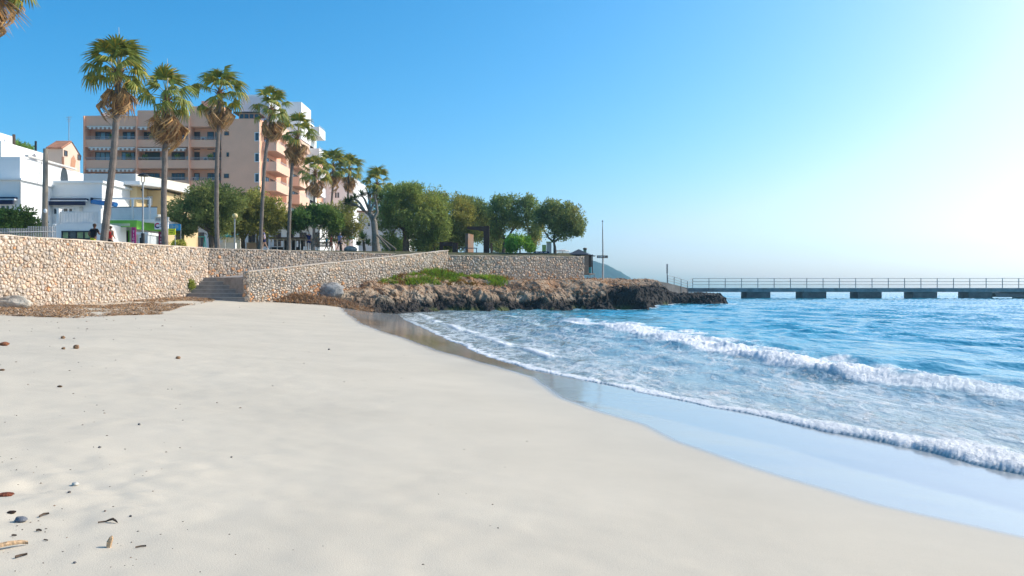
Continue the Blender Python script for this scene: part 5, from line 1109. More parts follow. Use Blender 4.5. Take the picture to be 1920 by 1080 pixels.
# ------------------------------------------------------------------ palms
m_trunk = M('palm_trunk', (.20, .165, .14), .95, .25, 3, .6, 14, .1, tint=True); m_stub = M('palm_leaf_bases', (.26, .13, .07), .95, .3, 6, .6, 20, .1)
m_frond = M('palm_frond', (.24, .275, .05), .5, .3, 1.2, 0, 10, .35, tint=True, transl=.3)
m_dead = M('dead_palm_frond', (.52, .34, .17), .85, .35, 2.2, 0, 10, .1, tint=True, transl=.3)
def fan_frond(seed, dead=False):
    """fan leaf along +X: stalk, then a blade of narrow folded segments with drooping tips"""
    r = random.Random(seed); mb = MB(); pl = 1.0 * r.uniform(.8, 1.25) * (1.0 if not dead else .75); droop = r.uniform(.25, .55)
    mb.tint = (1.5, 1.25, 1.0) if not dead else (1, 1, 1)
    sp = [Vector((pl * k / 3, 0, .06 * math.sin(k / 3 * 2.2))) for k in range(4)]; mb.tube(sp, [.03, .025, .02, .018], 4)
    hub = sp[-1]; n = 18 if not dead else 10; spread = R(r.uniform(150, 200)) if not dead else R(r.uniform(45, 85))
    BL = r.uniform(.85, 1.05) * (1.0 if not dead else 1.05)
    for i in range(n):
        a = (i / (n - 1) - .5) * spread; L = BL * (.72 + .28 * math.cos(a * .8)) * r.uniform(.88, 1.1); wv = BL * spread / n * .62
        k = r.uniform(.75, 1.25); tn = (k, k, k)
        if not dead and r.random() < .12: tn = (2.0 * k, 1.3 * k, .8 * k)
        if dead and r.random() < .3: tn = (.62 * k, .55 * k, .55 * k)
        if dead and r.random() < .15: tn = (1.35 * k, 1.25 * k, 1.0 * k)
        mb.tint = tn; d = Vector((math.cos(a), math.sin(a), 0)); q = Vector((-math.sin(a), math.cos(a), 0)); fold = r.uniform(.05, .12); vs = []
        for (f, w_, dz) in ((.04, .12, 0), (.5, 1.0, .05), (.74, .62, -.10 - droop * .35)):
            c = hub + d * (L * f * (1 if dz >= 0 else .97)) + Vector((0, 0, dz * BL - abs(a) * .04 * f * (1 if not dead else 2)))
            s_ = wv * w_ * .5 * (1 if not dead else .7); vs += [c + q * s_, c + Vector((0, 0, fold * w_ * .6 + (r.uniform(-.1, .1) if dead else 0))), c - q * s_]
        tip = hub + d * (L * r.uniform(.80, .95)) + Vector((0, 0, -BL * (droop * r.uniform(.7, 1.4) + .12)))
        mb.add(vs + [tip], [(0, 3, 4, 1), (1, 4, 5, 2), (3, 6, 7, 4), (4, 7, 8, 5), (6, 9, 7), (7, 9, 8)])
    return mb
GREEN = [fan_frond(400 + i).mesh('frond', m_frond) for i in range(7)]; DEAD = [fan_frond(500 + i, True).mesh('dead_frond', m_dead) for i in range(6)]
def palm(label, pts, rad, d, crown_r, ng, nd, seed, skirt=1.0, tilt=(0, 0), group='fan palms along the promenade', spike=False):
    """pts: trunk as image points at depth d, first the foot, last the growing point"""
    r = random.Random(seed); z0 = zprom(pts[0][0], d) if pts[0][0] > -110 else 3.4
    ps = [Vector((X(a, d), d, Z(b, d))) for a, b in pts]; ps[0].z = z0 - .1
    t = thing('fan_palm', label, 'palm tree', (ps[0].x, d, z0), group)
    fine = []; m = len(ps)                                    # smooth the trunk line
    for i in range(m - 1):
        for k in range(10):
            f = k / 10; a, b, c, e = ps[max(i - 1, 0)], ps[i], ps[i + 1], ps[min(i + 2, m - 1)]
            fine.append(.5 * ((2 * b) + (c - a) * f + (2 * a - 5 * b + 4 * c - e) * f * f + (3 * b - a - 3 * c + e) * f ** 3))
    fine.append(ps[-1]); nf = len(fine)
    rr = [rad * (1.0 - .30 * (i / nf)) * (1 + .035 * (-1) ** i) * (1 + .35 * max(0, 1 - i / 3)) for i in range(nf)]
    mb = MB(); mb.tube(fine, rr, 10); tr = mb.build('trunk', m_trunk, t)
    top = fine[-1]; sdir = (fine[-1] - fine[-4]).normalized(); st = MB(); s0 = crown_r * .35
    st.tube([top - sdir * s0, top - sdir * s0 * .5, top, top + sdir * .25], [rad * .8, rad * 1.15, rad * .95, rad * .3], 9)
    for k in range(22):
        a = k * 2.4; h = -s0 * (k / 22); c = top + sdir * h; dv = Vector((math.cos(a), math.sin(a), .9)); st.tube([c + dv * rad * .5, c + dv * (rad + .16)], [.045, .02], 4)
    st.build('leaf_bases', m_stub, t)
    sc = crown_r / 1.75
    def put(me, nm, az, el, roll, s, off):
        o = link(nm, me, t); x = Vector((math.cos(az) * math.cos(el), math.sin(az) * math.cos(el), math.sin(el)))
        y = Vector((-math.sin(az), math.cos(az), 0)); z = x.cross(y); mt = Matrix((x, y, z)).transposed() @ Matrix.Rotation(roll, 3, 'X')
        o.rotation_euler = mt.to_euler(); o.scale = (s, s, s); o.location = top + sdir * off - t.location
    for i in range(ng):
        f = (i + .5) / ng; el = R(80 - 115 * f ** 1.0 + r.uniform(-9, 9)); az = i * 2.39996 + r.uniform(-.25, .25)
        put(GREEN[r.randrange(7)], 'frond', az, el, r.uniform(-.5, .5), sc * r.uniform(.88, 1.1), .15 - .35 * f)
    for i in range(nd):
        f = (i + .5) / nd; el = R(-54 - 32 * f + r.uniform(-8, 8)); az = i * 2.39996 + 1 + r.uniform(-.3, .3)
        put(DEAD[r.randrange(6)], 'dead_frond', az, el, r.uniform(-1.2, 1.2), sc * skirt * r.uniform(.75, 1.15), -.25 - .55 * f * skirt)
    if spike:
        MB().tube([top, top + Vector((.05, 0, 1.3)) * sc, top + Vector((.02, 0, 2.25)) * sc], [.05, .03, .01], 5).build('flower_spike', m_cream, t)
    return t
palm('tallest fan palm, leaning left foot, in front of the white house and the hotel', [(192, 458), (203, 380), (213, 290), (219, 200), (222, 132)], .205, 44, 1.85, 28, 18, 1, 1.15, spike=True)
palm('second tall fan palm, with a heavy skirt of brown fronds, beside the yellow sign', [(311, 462), (307, 400), (309, 300), (312, 215), (313, 182)], .19, 49, 1.85, 17, 28, 2, 1.3, spike=True)
palm('third tall fan palm with open green crown rising from the broad tamarisk', [(408, 465), (406, 400), (407, 300), (411, 225), (412, 172)], .17, 56, 1.85, 18, 20, 3, 1.15)
palm('fourth tall fan palm, thin leaning trunk against the blank pink hotel wall', [(488, 470), (491, 400), (497, 300), (506, 235), (509, 204)], .16, 64, 1.65, 19, 24, 4, 1.2)
palm('fifth tall fan palm, just right of the pink hotel balconies', [(541, 472), (543, 400), (548, 310), (556, 262), (559, 250)], .165, 68, 1.75, 16, 26, 5, 1.15)
palm('first of three distant fan palms, nearest the hotel', [(588, 440), (589, 400), (590, 350), (591, 322)], .16, 92, 2.1, 18, 18, 6, 1.1)
palm('middle one of three distant fan palms right of the hotel', [(621, 440), (621, 400), (624, 350), (625, 310)], .16, 96, 2.1, 20, 14, 7, 1.1)
palm('last of three distant fan palms, beside the pale branching tree', [(652, 440), (652, 400), (653, 350), (655, 318)], .16, 98, 2.0, 20, 12, 8, 1.1)
palm('fan palm with dark green crown behind the pale branching tree', [(706, 455), (706, 410), (706, 370), (707, 344)], .16, 94, 2.0, 20, 8, 9, 1.0)
palm('fan palm whose hanging fronds enter the top left corner of the picture', [(-64, 446), (-46, 300), (-24, 100), (-13, -48)], .22, 38, 2.0, 30, 18, 10, 1.15)

# ------------------------------------------------------------------ broadleaf trees
m_bark = M('bark', (.15, .115, .09), .95, .3, 4, .6, 16, .1); m_barkr = M('red_brown_bark', (.21, .125, .085), .95, .3, 4, .6, 16, .1); m_barkp = M('pale_grey_bark', (.27, .235, .195), .9, .4, 4, .9, 14, .15)
m_leaf = M('tamarisk_foliage', (.285, .31, .11), .75, .22, .7, 0, 10, .12, tint=True, transl=.4)
def foliage(name, par, blobs, n, seed, size=.32, wid=.045, hue=(1, 1, 1), alt=(1.35, 1.05, .8), mat=None, feather=.6, base=None):
    """leafy sprays: each clump is a burst of narrow leaves, clumps fill the blobs' outer shells unevenly"""
    g = np.random.default_rng(seed); vol = np.array([b[3] * b[4] * b[5] for b in blobs]) ** .67; pk = g.choice(len(blobs), n, p=vol / vol.sum()); B = np.array(blobs)[pk]
    v = g.normal(size=(n, 3)); v /= np.linalg.norm(v, axis=1)[:, None]; rad = g.random(n) ** .42
    c = B[:, :3] + v * B[:, 3:6] * rad[:, None]
    lump = fbm(c[:, 0] * .9 + seed, c[:, 1] * .9, c[:, 2] * .9, 3, seed); keep = g.random(n) < sstep(.40, .60, lump + .14 * (rad < .75)); c, v, lump = c[keep], v[keep], lump[keep]; n = len(c)
    c = c + (v * (.5 * (lump - .5) * 2)[:, None]) * B[keep][:, 3:6] * .62
    K = 6; cc = np.repeat(c, K, 0); m = n * K; dv = np.repeat(v, K, 0) * feather + g.normal(size=(m, 3)) * .75 + np.array([0, 0, .12]); dv /= np.linalg.norm(dv, axis=1)[:, None]
    cc = cc + g.normal(size=(m, 3)) * size * .38; L = (size * g.uniform(.5, 1.25, m))[:, None]; sd_ = np.cross(dv, g.normal(size=(m, 3))); sd_ /= np.linalg.norm(sd_, axis=1)[:, None]; W = (wid * g.uniform(.7, 1.4, m))[:, None]
    V = np.stack([cc, cc + dv * L * .45 + sd_ * W, cc + dv * L, cc + dv * L * .5 - sd_ * W], 1).reshape(-1, 3)
    k = np.repeat(g.uniform(.75, 1.3, n), K) * g.uniform(.8, 1.2, m); a = np.repeat(sstep(.45, .72, fbm(c[:, 0] * .5, c[:, 1] * .5, c[:, 2] * .5 + 9, 3, seed + 1)) * g.uniform(.3, 1, n), K)[:, None]
    col = (np.array([hue]) * (1 - a) + np.array([alt]) * a) * k[:, None]
    off = wloc(par) if par is not None else Vector(base); V = V - np.array(off)
    me = np_mesh(name, V, np.arange(m * 4).reshape(m, 4), mat or m_leaf, {'tint': np.repeat(col, 4, 0)})
    return link(name, me, par, None if par is not None else off)
def limb_tree(name, label, cat, d, foot, limbs, blobs, n, seed, bark=None, group=None, rad=.2, **kw):
    """foot and limbs as image points; blobs (px, py, rx_px, ry_px[, depth offset])"""
    z0 = zprom(foot[0], d); t = thing(name, label, cat, (X(foot[0], d), d, z0), group); s = d / F; r = random.Random(seed)
    mb = MB()
    for li, lb in enumerate(limbs):
        pts = [Vector((X(q[0], d), d + (q[2] if len(q) > 2 else 0), Z(q[1], d))) for q in lb]
        if li == 0: pts[0].z = min(pts[0].z, z0 - .1)
        k = len(pts); r0 = rad * (1 if li == 0 else .62); mb.tube(pts, [r0 * (1 - .6 * i / max(1, k - 1)) for i in range(k)], 8)
    # twigs reaching into every blob
    endp = [Vector((X(lb[-1][0], d), d, Z(lb[-1][1], d))) for lb in limbs]
    W = []
    for b in blobs:
        c = Vector((X(b[0], d), d + (b[4] if len(b) > 4 else 0), Z(b[1], d))); W.append((c.x, c.y, c.z, b[2] * s, max(b[2], b[3]) * s * .9, b[3] * s))
        e = min(endp, key=lambda p: (p - c).length); mb.tube([e, e.lerp(c, .5) + Vector((r.uniform(-.1, .1), 0, -.1)), c + Vector((0, 0, b[3] * s * .5))], [rad * .32, rad * .2, rad * .07], 5)
    mb.build('trunk', bark or m_bark, t); foliage('crown', t, W, n, seed, **kw); return t
limb_tree('tamarisk_tree', 'broad dark tamarisk filling the space between the second and third palms', 'tree', 66, (398, 462), [[(398, 464), (395, 440), (385, 415), (375, 395)], [(395, 440), (410, 420), (425, 400)], [(395, 435), (370, 420), (345, 410)]],
          [(355, 395, 36, 38), (395, 378, 44, 34, -.5), (430, 388, 36, 32), (340, 415, 24, 24), (385, 405, 42, 30, -.8), (415, 415, 36, 26), (370, 368, 28, 18), (350, 430, 20, 12)], 5200, 21, rad=.26, hue=(.82, .92, .8), alt=(1.1, 1.05, .85))
limb_tree('tamarisk_tree', 'yellowish feathery tamarisk in front of the blank pink hotel wall', 'tree', 70, (457, 466), [[(457, 468), (455, 445), (452, 425), (455, 405)], [(456, 450), (468, 430), (478, 410)], [(484, 468), (482, 445), (488, 420), (492, 405)], [(456, 448), (446, 430)]],
          [(450, 395, 30, 34), (480, 392, 34, 36, -.4), (510, 400, 28, 32), (470, 420, 34, 24, -.6), (500, 425, 30, 22), (440, 418, 22, 24), (465, 372, 26, 18), (522, 415, 16, 20)], 4300, 22, rad=.2, hue=(1.25, 1.12, .8), alt=(1.35, 1.1, .7))
limb_tree('dragon_tree', 'dark domed tree on many splayed pale stems behind the person in navy', 'tree', 72, (586, 472), [[(586, 473), (585, 455), (580, 440), (575, 425)], [(585, 455), (595, 438), (602, 424)], [(585, 460), (572, 442), (560, 428)], [(586, 458), (590, 440), (590, 424)], [(586, 462), (604, 445), (618, 428)]],
          [(560, 415, 26, 16), (585, 408, 34, 17, -.4), (612, 412, 28, 18), (598, 400, 30, 12), (550, 420, 18, 12), (628, 420, 14, 12)], 2700, 23, bark=m_barkp, rad=.13, size=.34, wid=.05, hue=(.45, .72, .5), alt=(.7, .85, .55), feather=1.0)
limb_tree('olive_tree', 'loose brownish olive-like tree left of the pale branching trunk', 'tree', 82, (640, 470), [[(640, 472), (638, 450), (630, 425), (622, 405)], [(638, 450), (650, 425), (660, 405)]],
          [(615, 415, 26, 26), (645, 405, 34, 30), (665, 425, 26, 26), (630, 438, 30, 18), (600, 400, 16, 16), (655, 385, 22, 16)], 2500, 24, rad=.16, hue=(1.2, 1.1, .85), alt=(1.35, 1.1, .75))
limb_tree('evergreen_tree', 'largest dense green tree, on a thick reddish trunk, right of the pale branching trunk', 'tree', 80, (761, 470), [[(761, 472), (761, 445), (758, 425), (752, 400)], [(760, 430), (785, 405), (800, 390)], [(760, 432), (735, 410), (722, 395)]],
          [(730, 385, 30, 34), (765, 372, 44, 30), (800, 385, 40, 36), (745, 410, 40, 30, -.8), (790, 415, 46, 30, -.8), (820, 410, 30, 34), (760, 355, 34, 14), (720, 415, 20, 22), (775, 440, 34, 16), (815, 440, 26, 14), (795, 452, 30, 14), (735, 448, 18, 14)], 7800, 25, bark=m_barkr, rad=.36, hue=(.95, 1.05, .75), alt=(1.25, 1.15, .7))
limb_tree('evergreen_tree', 'green tree with dark leaning stems between the reddish trunk and the steel portal', 'tree', 84, (812, 470), [[(812, 474), (815, 455), (830, 440), (850, 425)], [(815, 455), (805, 435), (825, 410)], [(822, 448), (845, 440), (868, 420)]],
          [(850, 395, 34, 30), (830, 420, 30, 26), (868, 415, 30, 32), (845, 445, 30, 16), (818, 375, 20, 18), (880, 440, 18, 14), (858, 455, 22, 12), (835, 460, 16, 10)], 4400, 26, rad=.2, hue=(1.1, 1.05, .75), alt=(1.4, 1.1, .7))
limb_tree('evergreen_tree', 'green tree behind and above the tall rusted steel portal', 'tree', 90, (880, 470), [[(880, 474), (878, 450), (882, 425), (885, 405)]],
          [(885, 398, 28, 26), (905, 405, 22, 24), (870, 385, 18, 16), (893, 425, 22, 18)], 2500, 27, rad=.22, hue=(.85, .95, .8), alt=(1.1, 1.0, .8))
limb_tree('evergreen_tree', 'airy grey green tree on a dark leaning trunk right of the steel portal', 'tree', 86, (943, 474), [[(943, 476), (946, 455), (956, 440), (966, 420)], [(948, 452), (938, 430), (930, 410)], [(960, 432), (985, 410)]],
          [(930, 395, 24, 28), (960, 390, 34, 24), (990, 395, 24, 30), (925, 425, 18, 24), (985, 420, 26, 20), (955, 415, 28, 18), (930, 378, 16, 10), (985, 378, 18, 12), (1003, 425, 12, 20), (930, 445, 16, 14), (1000, 445, 14, 14)], 4100, 28, rad=.2, hue=(.8, .95, .85), alt=(1.2, 1.1, .8))
limb_tree('evergreen_tree', 'rounded tree with a forked trunk standing last at the right end of the row', 'tree', 80, (1041, 476), [[(1041, 480), (1040, 462), (1038, 452)], [(1038, 454), (1028, 445), (1020, 432)], [(1039, 454), (1052, 444), (1056, 430)], [(1038, 454), (1040, 435), (1040, 415)]],
          [(1020, 410, 20, 26), (1045, 400, 34, 24), (1072, 412, 24, 28), (1035, 428, 28, 18), (1060, 432, 22, 16), (1040, 384, 26, 10), (1082, 425, 12, 20)], 3300, 29, rad=.19, hue=(.85, .92, .85), alt=(1.3, 1.1, .8))
limb_tree('evergreen_tree', 'pale green tree in the background just right of the tall steel portal', 'tree', 97, (922, 470), [[(922, 474), (921, 450), (918, 430)]],
          [(912, 415, 24, 26), (928, 438, 24, 22), (900, 440, 22, 20), (945, 455, 18, 12)], 2200, 32, rad=.16, hue=(1.0, 1.1, .85), alt=(1.25, 1.15, .8))
limb_tree('round_bush', 'bright green rounded bush below the airy tree', 'bush', 78, (975, 474), [[(975, 476), (975, 462), (976, 452)]],
          [(975, 455, 24, 15), (960, 463, 14, 10), (992, 462, 12, 12)], 1700, 30, rad=.08, hue=(1.05, 1.75, .7), alt=(1.4, 1.7, .6), size=.24)
limb_tree('brown_shrub', 'brownish sparse small tree left of the lime green stand', 'tree', 88, (1003, 474), [[(1003, 476), (1004, 455), (1006, 440)]],
          [(1005, 445, 14, 18), (1012, 430, 10, 12), (998, 455, 9, 10)], 800, 31, rad=.08, hue=(1.3, 1.05, .8), alt=(1.5, 1.1, .8))
for i, (px, d, w_, h_, lb) in enumerate(((735, 92, 26, 20, 'dark clipped shrub behind the leaning wooden props'), (795, 94, 26, 18, 'dark shrub under the big tree right of the reddish trunk'), (930, 100, 26, 16, 'dark shrub far behind the steel portal'), (832, 90, 18, 14, 'bright small shrub beside the low steel sculpture'))):
    limb_tree('garden_shrub', lb, 'shrub', d, (px, 470), [[(px, 476), (px, 462)]], [(px, 460, w_, h_), (px + 10, 464, w_ * .7, h_ * .7)], 900, 40 + i, rad=.07, hue=(.55, .75, .5) if i < 3 else (1.2, 1.4, .6), alt=(.7, .8, .5))
hg = limb_tree('garden_hedge', 'dense dark green rounded hedge behind the pickets at far left', 'hedge', 47, (30, 440), [[(30, 444), (30, 425)]], [(0, 418, 34, 24), (35, 412, 36, 22), (62, 424, 22, 20), (-45, 422, 40, 26), (25, 432, 50, 14)], 4200, 45, rad=.1, hue=(.5, .72, .5), alt=(1.2, 1.35, .5), size=.2, wid=.05, feather=.9)
limb_tree('roof_tree', 'small green treetop showing above the tall white gable', 'tree', 98, (42, 440), [[(42, 460), (42, 300)]], [(38, 275, 18, 9), (52, 279, 12, 6)], 500, 46, rad=.1, hue=(.9, 1.3, .6))

# ---- pale tree with branching limbs and rosettes, held by two timber props
m_yuc = M('yucca_leaf', (.075, .12, .035), .6, .25, 2, 0, 10, .25, tint=True, transl=.15)
def rosette(mb, c, L, n, r, wd=.05, zmin=-.35):
    for k in range(n):
        a = r.uniform(0, 2 * math.pi); e = math.asin(r.uniform(zmin, 1)); d = Vector((math.cos(a) * math.cos(e), math.sin(a) * math.cos(e), math.sin(e))); s = d.cross(Vector((0, 0, 1)));
        if s.length < .05: s = Vector((1, 0, 0))
        s.normalize(); l = L * r.uniform(.75, 1.1); k_ = r.uniform(.7, 1.4); mb.tint = (k_, k_, k_); m = c + d * l * .55; tip = c + d * l + Vector((0, 0, -.12 * l * math.cos(e)))
        mb.add([c + s * wd * .5, m + s * wd, tip, m - s * wd, c - s * wd * .5], [(0, 1, 2, 3, 4)])
d = 74.0; z0 = zprom(697, d); t = thing('yucca_tree', 'pale thick-trunked branching tree with leaf rosettes, propped by two timbers', 'tree', (X(702, d), d, z0)); r = random.Random(8); mb = MB()
def PV(px, py, dy=0): return Vector((X(px, d), d + dy, Z(py, d)))
mb.tube([PV(706, 474), PV(704, 455), PV(703, 435), PV(701, 415), PV(696, 404)], [.42, .34, .30, .27, .24], 12)
tips = []
for pts in ([(698, 407), (684, 396), (668, 384), (655, 377)], [(684, 396), (676, 382), (664, 372)], [(698, 406), (690, 390), (684, 374), (678, 366)], [(692, 394), (694, 378), (690, 362)], [(701, 412), (708, 398), (706, 378), (702, 360)], [(668, 384), (658, 384), (650, 380)], [(694, 400), (700, 384), (712, 370)]):
    q = [PV(*p, r.uniform(-.3, .3)) for p in pts]; mb.tube(q, [.15 * (1 - .55 * i / (len(q) - 1)) for i in range(len(q))], 8); tips.append(q[-1])
mb.build('trunk', m_barkp, t)
for c in tips: q = MB(); rosette(q, c, .75, 70, r); q.build('leaf_rosette', m_yuc, t)
for i, (a, b) in enumerate((((708, 441), (736, 470)), ((711, 443), (746, 469)))):
    MB().cyl(PV(*a, -.3), PV(*b, -1.2), .085, .095, 8).build('timber_prop', m_wood, t)
d = 72.0; z0 = zprom(684, d); t = thing('spiky_yucca', 'low spiky yucca plant on the lawn left of the thick pale trunk', 'plant', (X(682, d), d, z0)); mb = MB(); mb.tube([(X(684, d), d, z0 - .1), (X(681, d), d, Z(450, d))], [.14, .1], 8); mb.build('stem', m_bark, t)
for (px, py, L) in ((680, 448, 1.05), (690, 458, .7), (672, 460, .6)): q = MB(); rosette(q, Vector((X(px, d), d, Z(py, d))), L, 60, r, .06, -.15); q.build('leaf_rosette', m_yuc, t)
d = 60; z0 = zprom(343, d); t = thing('low_yellow_bush', 'low yellow green bush at the foot of the broad tamarisk', 'bush', (X(333, d), d, z0)); foliage('leaves', t, [(X(333, d), d, z0 + .3, .55, .4, .4)], 330, 61, size=.18, hue=(1.7, 1.8, .7))
d = 49.8; t = thing('wall_plant', 'small green plant growing where the left wall meets the steps', 'plant', (X(356, d), d, 1.4)); foliage('leaves', t, [(X(356, d), d, Z(534, d), .22, .2, .26)], 260, 62, size=.14, wid=.03, hue=(1.2, 1.25, .7))

ht_ = bpy.data.objects['apartment_hotel']
for i, (a, b, c) in enumerate(foliage_at): foliage('balcony_plant', ht_, [(a, b, c, .3, .25, .32)], 60, 700 + i, size=.22, wid=.05, hue=(.7, 1.1, .5))
# ------------------------------------------------------------------ people
m_skin = M('skin', (.48, .27, .18), .6, .06); m_skind = M('dark_skin', (.16, .08, .05), .6, .06)
def cloth(name, c): return M(name, c, .85, .12, 8, .1, 30, .1)
def skin_mesh(name, verts, edges, radii, mat, root=0, sub=1):
    me = bpy.data.meshes.new('tmp'); me.from_pydata([tuple(v) for v in verts], edges, []); o = bpy.data.objects.new('tmp', me); C.objects.link(o)
    md = o.modifiers.new('s', 'SKIN'); md.use_smooth_shade = True
    if not me.skin_vertices: me.attributes  # the modifier adds the layer
    for i, rr in enumerate(radii):
        sv = me.skin_vertices[0].data[i]; sv.radius = rr if hasattr(rr, '__len__') else (rr, rr); sv.use_root = (i == root)
    o.modifiers.new('u', 'SUBSURF').levels = sub; o.modifiers['u'].render_levels = sub
    bpy.context.view_layer.update(); dg = bpy.context.evaluated_depsgraph_get(); out = bpy.data.meshes.new_from_object(o.evaluated_get(dg)); bpy.data.objects.remove(o)
    out.name = name; out.materials.clear(); out.materials.append(mat); return out
def person(label, px, d, py_head, facing, pose, top, bottom, hair, skin, h=1.72, sleeves=True, longleg=False, zfoot=None, hat=None):
    """facing: angle of the view direction in plan; pose: (left leg swing, right leg swing, left arm, right arm, elbow bend, lean)"""
    z0 = zfoot if zfoot is not None else zprom(px, d); k = h / 1.72
    t = thing('person', label, 'person', (X(px, d), d, z0)); ll, rl, la, ra, eb, lean = pose
    fw = Vector((math.cos(facing), math.sin(facing), 0)); sdv = Vector((-fw.y, fw.x, 0)); up = Vector((0, 0, 1))
    def pt(f, s, u): return (fw * (f + lean * max(0, u - .95)) + sdv * s + up * u) * k
    V = []; E = []; RR = []
    def av(p, r_, par=None):
        V.append(p); RR.append((r_[0] * k, r_[1] * k) if hasattr(r_, '__len__') else r_ * k); i = len(V) - 1
        if par is not None: E.append((par, i))
        return i
    pel = av(pt(0, 0, .95), (.15, .11)); wst = av(pt(0, 0, 1.12), (.13, .095), pel); chs = av(pt(0, 0, 1.32), (.155, .11), wst); nb = av(pt(0, 0, 1.45), .06, chs); nk = av(pt(.01, 0, 1.52), .052, nb); hd = av(pt(.02, 0, 1.615), (.078, .092), nk); tp = av(pt(.015, 0, 1.69), .06, hd)
    legs = []; 
    for s, sw in ((.095, ll), (-.095, rl)):
        hip = av(pt(0, s, .88), .088, pel); ka = max(0, -sw) * .9 + (.15 if abs(sw) > .3 else .03); hp = Vector((0, s, .88))
        kn = (math.sin(sw) * .43, .88 - math.cos(sw) * .43); ki = av(pt(kn[0], s, kn[1]), .058, hip); a2 = sw - ka; an = (kn[0] + math.sin(a2) * .40, kn[1] - math.cos(a2) * .40); ai = av(pt(an[0], s, an[1]), .038, ki); av(pt(an[0] + .15, s, an[1] - .035), .034, ai); legs.append((hip, ki, ai))
    arms = []
    for s, sw in ((.19, la), (-.19, ra)):
        sh = av(pt(0, s * .92, 1.40), .062, chs); el = (math.sin(sw) * .28, 1.40 - math.cos(sw) * .28); ei = av(pt(el[0], s * 1.22, el[1]), .043, sh); a2 = sw + eb; wr = (el[0] + math.sin(a2) * .24, el[1] - math.cos(a2) * .24); wi = av(pt(wr[0], s * 1.2, wr[1]), .029, ei); ha = av(pt(wr[0] + math.sin(a2) * .08, s * 1.2, wr[1] - math.cos(a2) * .08), (.024, .036), wi); arms.append((sh, ei, wi, ha, a2, s))
    me = skin_mesh('body', V, E, RR, skin); fm = MB()                      # fingers and nose join the body's mesh
    for (sh, ei, wi, ha, a2, s) in arms:
        dr = fw * math.sin(a2) - up * math.cos(a2); c = V[ha]
        for q, L in enumerate((.075, .085, .08, .065)):
            b = c + fw * ((q - 1.5) * .018 * k) * math.cos(a2) + up * ((q - 1.5) * .018 * k) * math.sin(a2); bend = sdv * (-.25 if s > 0 else .25); fm.tube([b, b + dr * L * k * .55, b + (dr + bend).normalized() * L * k], [.009 * k, .0085 * k, .006 * k], 5)
        fm.tube([V[wi].lerp(c, .4), c + fw * .045 * k - dr * .0, c + fw * .055 * k + dr * .03 * k], [.011 * k, .010 * k, .007 * k], 5)
    hc = V[hd]; fm.tube([hc + fw * .085 * k + up * .02 * k, hc + fw * .108 * k - up * .012 * k, hc + fw * .085 * k - up * .018 * k], [.008 * k, .015 * k, .01 * k], 5)
    for s in (-1, 1): fm.ball(hc + sdv * (.082 * s * k), (.02 * k, .012 * k, .03 * k), 6, 5)
    f2 = fm.mesh('tmp', skin); import bmesh
    bm = bmesh.new(); bm.from_mesh(me); bm.from_mesh(f2); bm.to_mesh(me); bm.free(); me.materials.clear(); me.materials.append(skin); link('body', me, t)
    fc = MB(); dk = m_black
    for s in (-1, 1): fc.ball(hc + fw * .088 * k + sdv * (.03 * s * k) + up * .018 * k, .011 * k, 6, 5)
    fc.tube([hc + fw * .088 * k - sdv * .022 * k - up * .045 * k, hc + fw * .094 * k - up * .047 * k, hc + fw * .088 * k + sdv * .022 * k - up * .045 * k], [.004 * k, .007 * k, .004 * k], 5); fc.build('face_features', dk, None) if False else link('eyes_and_mouth', fc.mesh('eyes_and_mouth', dk), t)
    # clothing: slightly larger skins over the same joints
    sv = [V[pel] + up * .0, V[wst], V[chs], V[nb] - up * .03 * k]; se = [(0, 1), (1, 2), (2, 3)]; sr = [(.168 * k, .128 * k), (.15 * k, .115 * k), (.172 * k, .128 * k), .068 * k]
    if sleeves:
        for (sh, ei, *_) in arms: sv += [V[sh], V[sh].lerp(V[ei], .55)]; b = len(sv); se += [(2, b - 2), (b - 2, b - 1)]; sr += [.075 * k, .064 * k]
    link('shirt', skin_mesh('shirt', sv, se, sr, top, 1), t)
    pv = [V[pel] + up * .03 * k, V[pel] - up * .03 * k]; pe = [(0, 1)]; pr = [(.165 * k, .125 * k), (.165 * k, .125 * k)]
    for (hip, ki, ai) in legs:
        pv += [V[hip], V[hip].lerp(V[ki], .62)]; b = len(pv); pe += [(1, b - 2), (b - 2, b - 1)]; pr += [.105 * k, .088 * k]
        if longleg: pv += [V[ki], V[ai] + up * .03 * k]; pe += [(b - 1, b), (b, b + 1)]; pr += [.075 * k, .055 * k]
    link('trousers' if longleg else 'shorts', skin_mesh('shorts', pv, pe, pr, bottom, 0), t)
    hm = MB(); hm.ball(hc + up * .035 * k - fw * .018 * k, (.098 * k, .098 * k, .085 * k), 12, 8); hm.ball(hc - fw * .05 * k - up * .02 * k, (.06 * k, .06 * k, .09 * k), 10, 7); link('hair', hm.mesh('hair', hair, smooth=True), t)
    if hat: q = MB(); q.ball(hc + up * .055 * k, (.104 * k, .104 * k, .075 * k), 12, 7); link('cap', q.mesh('cap', hat, smooth=True), t)
    sm = MB()
    for (hip, ki, ai) in legs: sm.ball(V[ai] + fw * .055 * k - up * .03 * k, (.055 * k + abs(fw.x) * .07 * k, .055 * k + abs(fw.y) * .07 * k, .045 * k), 8, 6)
    tag(link('shoes', sm.mesh('shoes', m_frame_w), t)); return t
c_blk = cloth('black_cloth', (.018, .016, .018)); c_yel = cloth('yellow_cloth', (.62, .55, .04)); c_red = cloth('red_cloth', (.62, .035, .03)); c_lav = cloth('lavender_cloth', (.50, .44, .58)); c_nvy = cloth('navy_cloth', (.02, .025, .10))
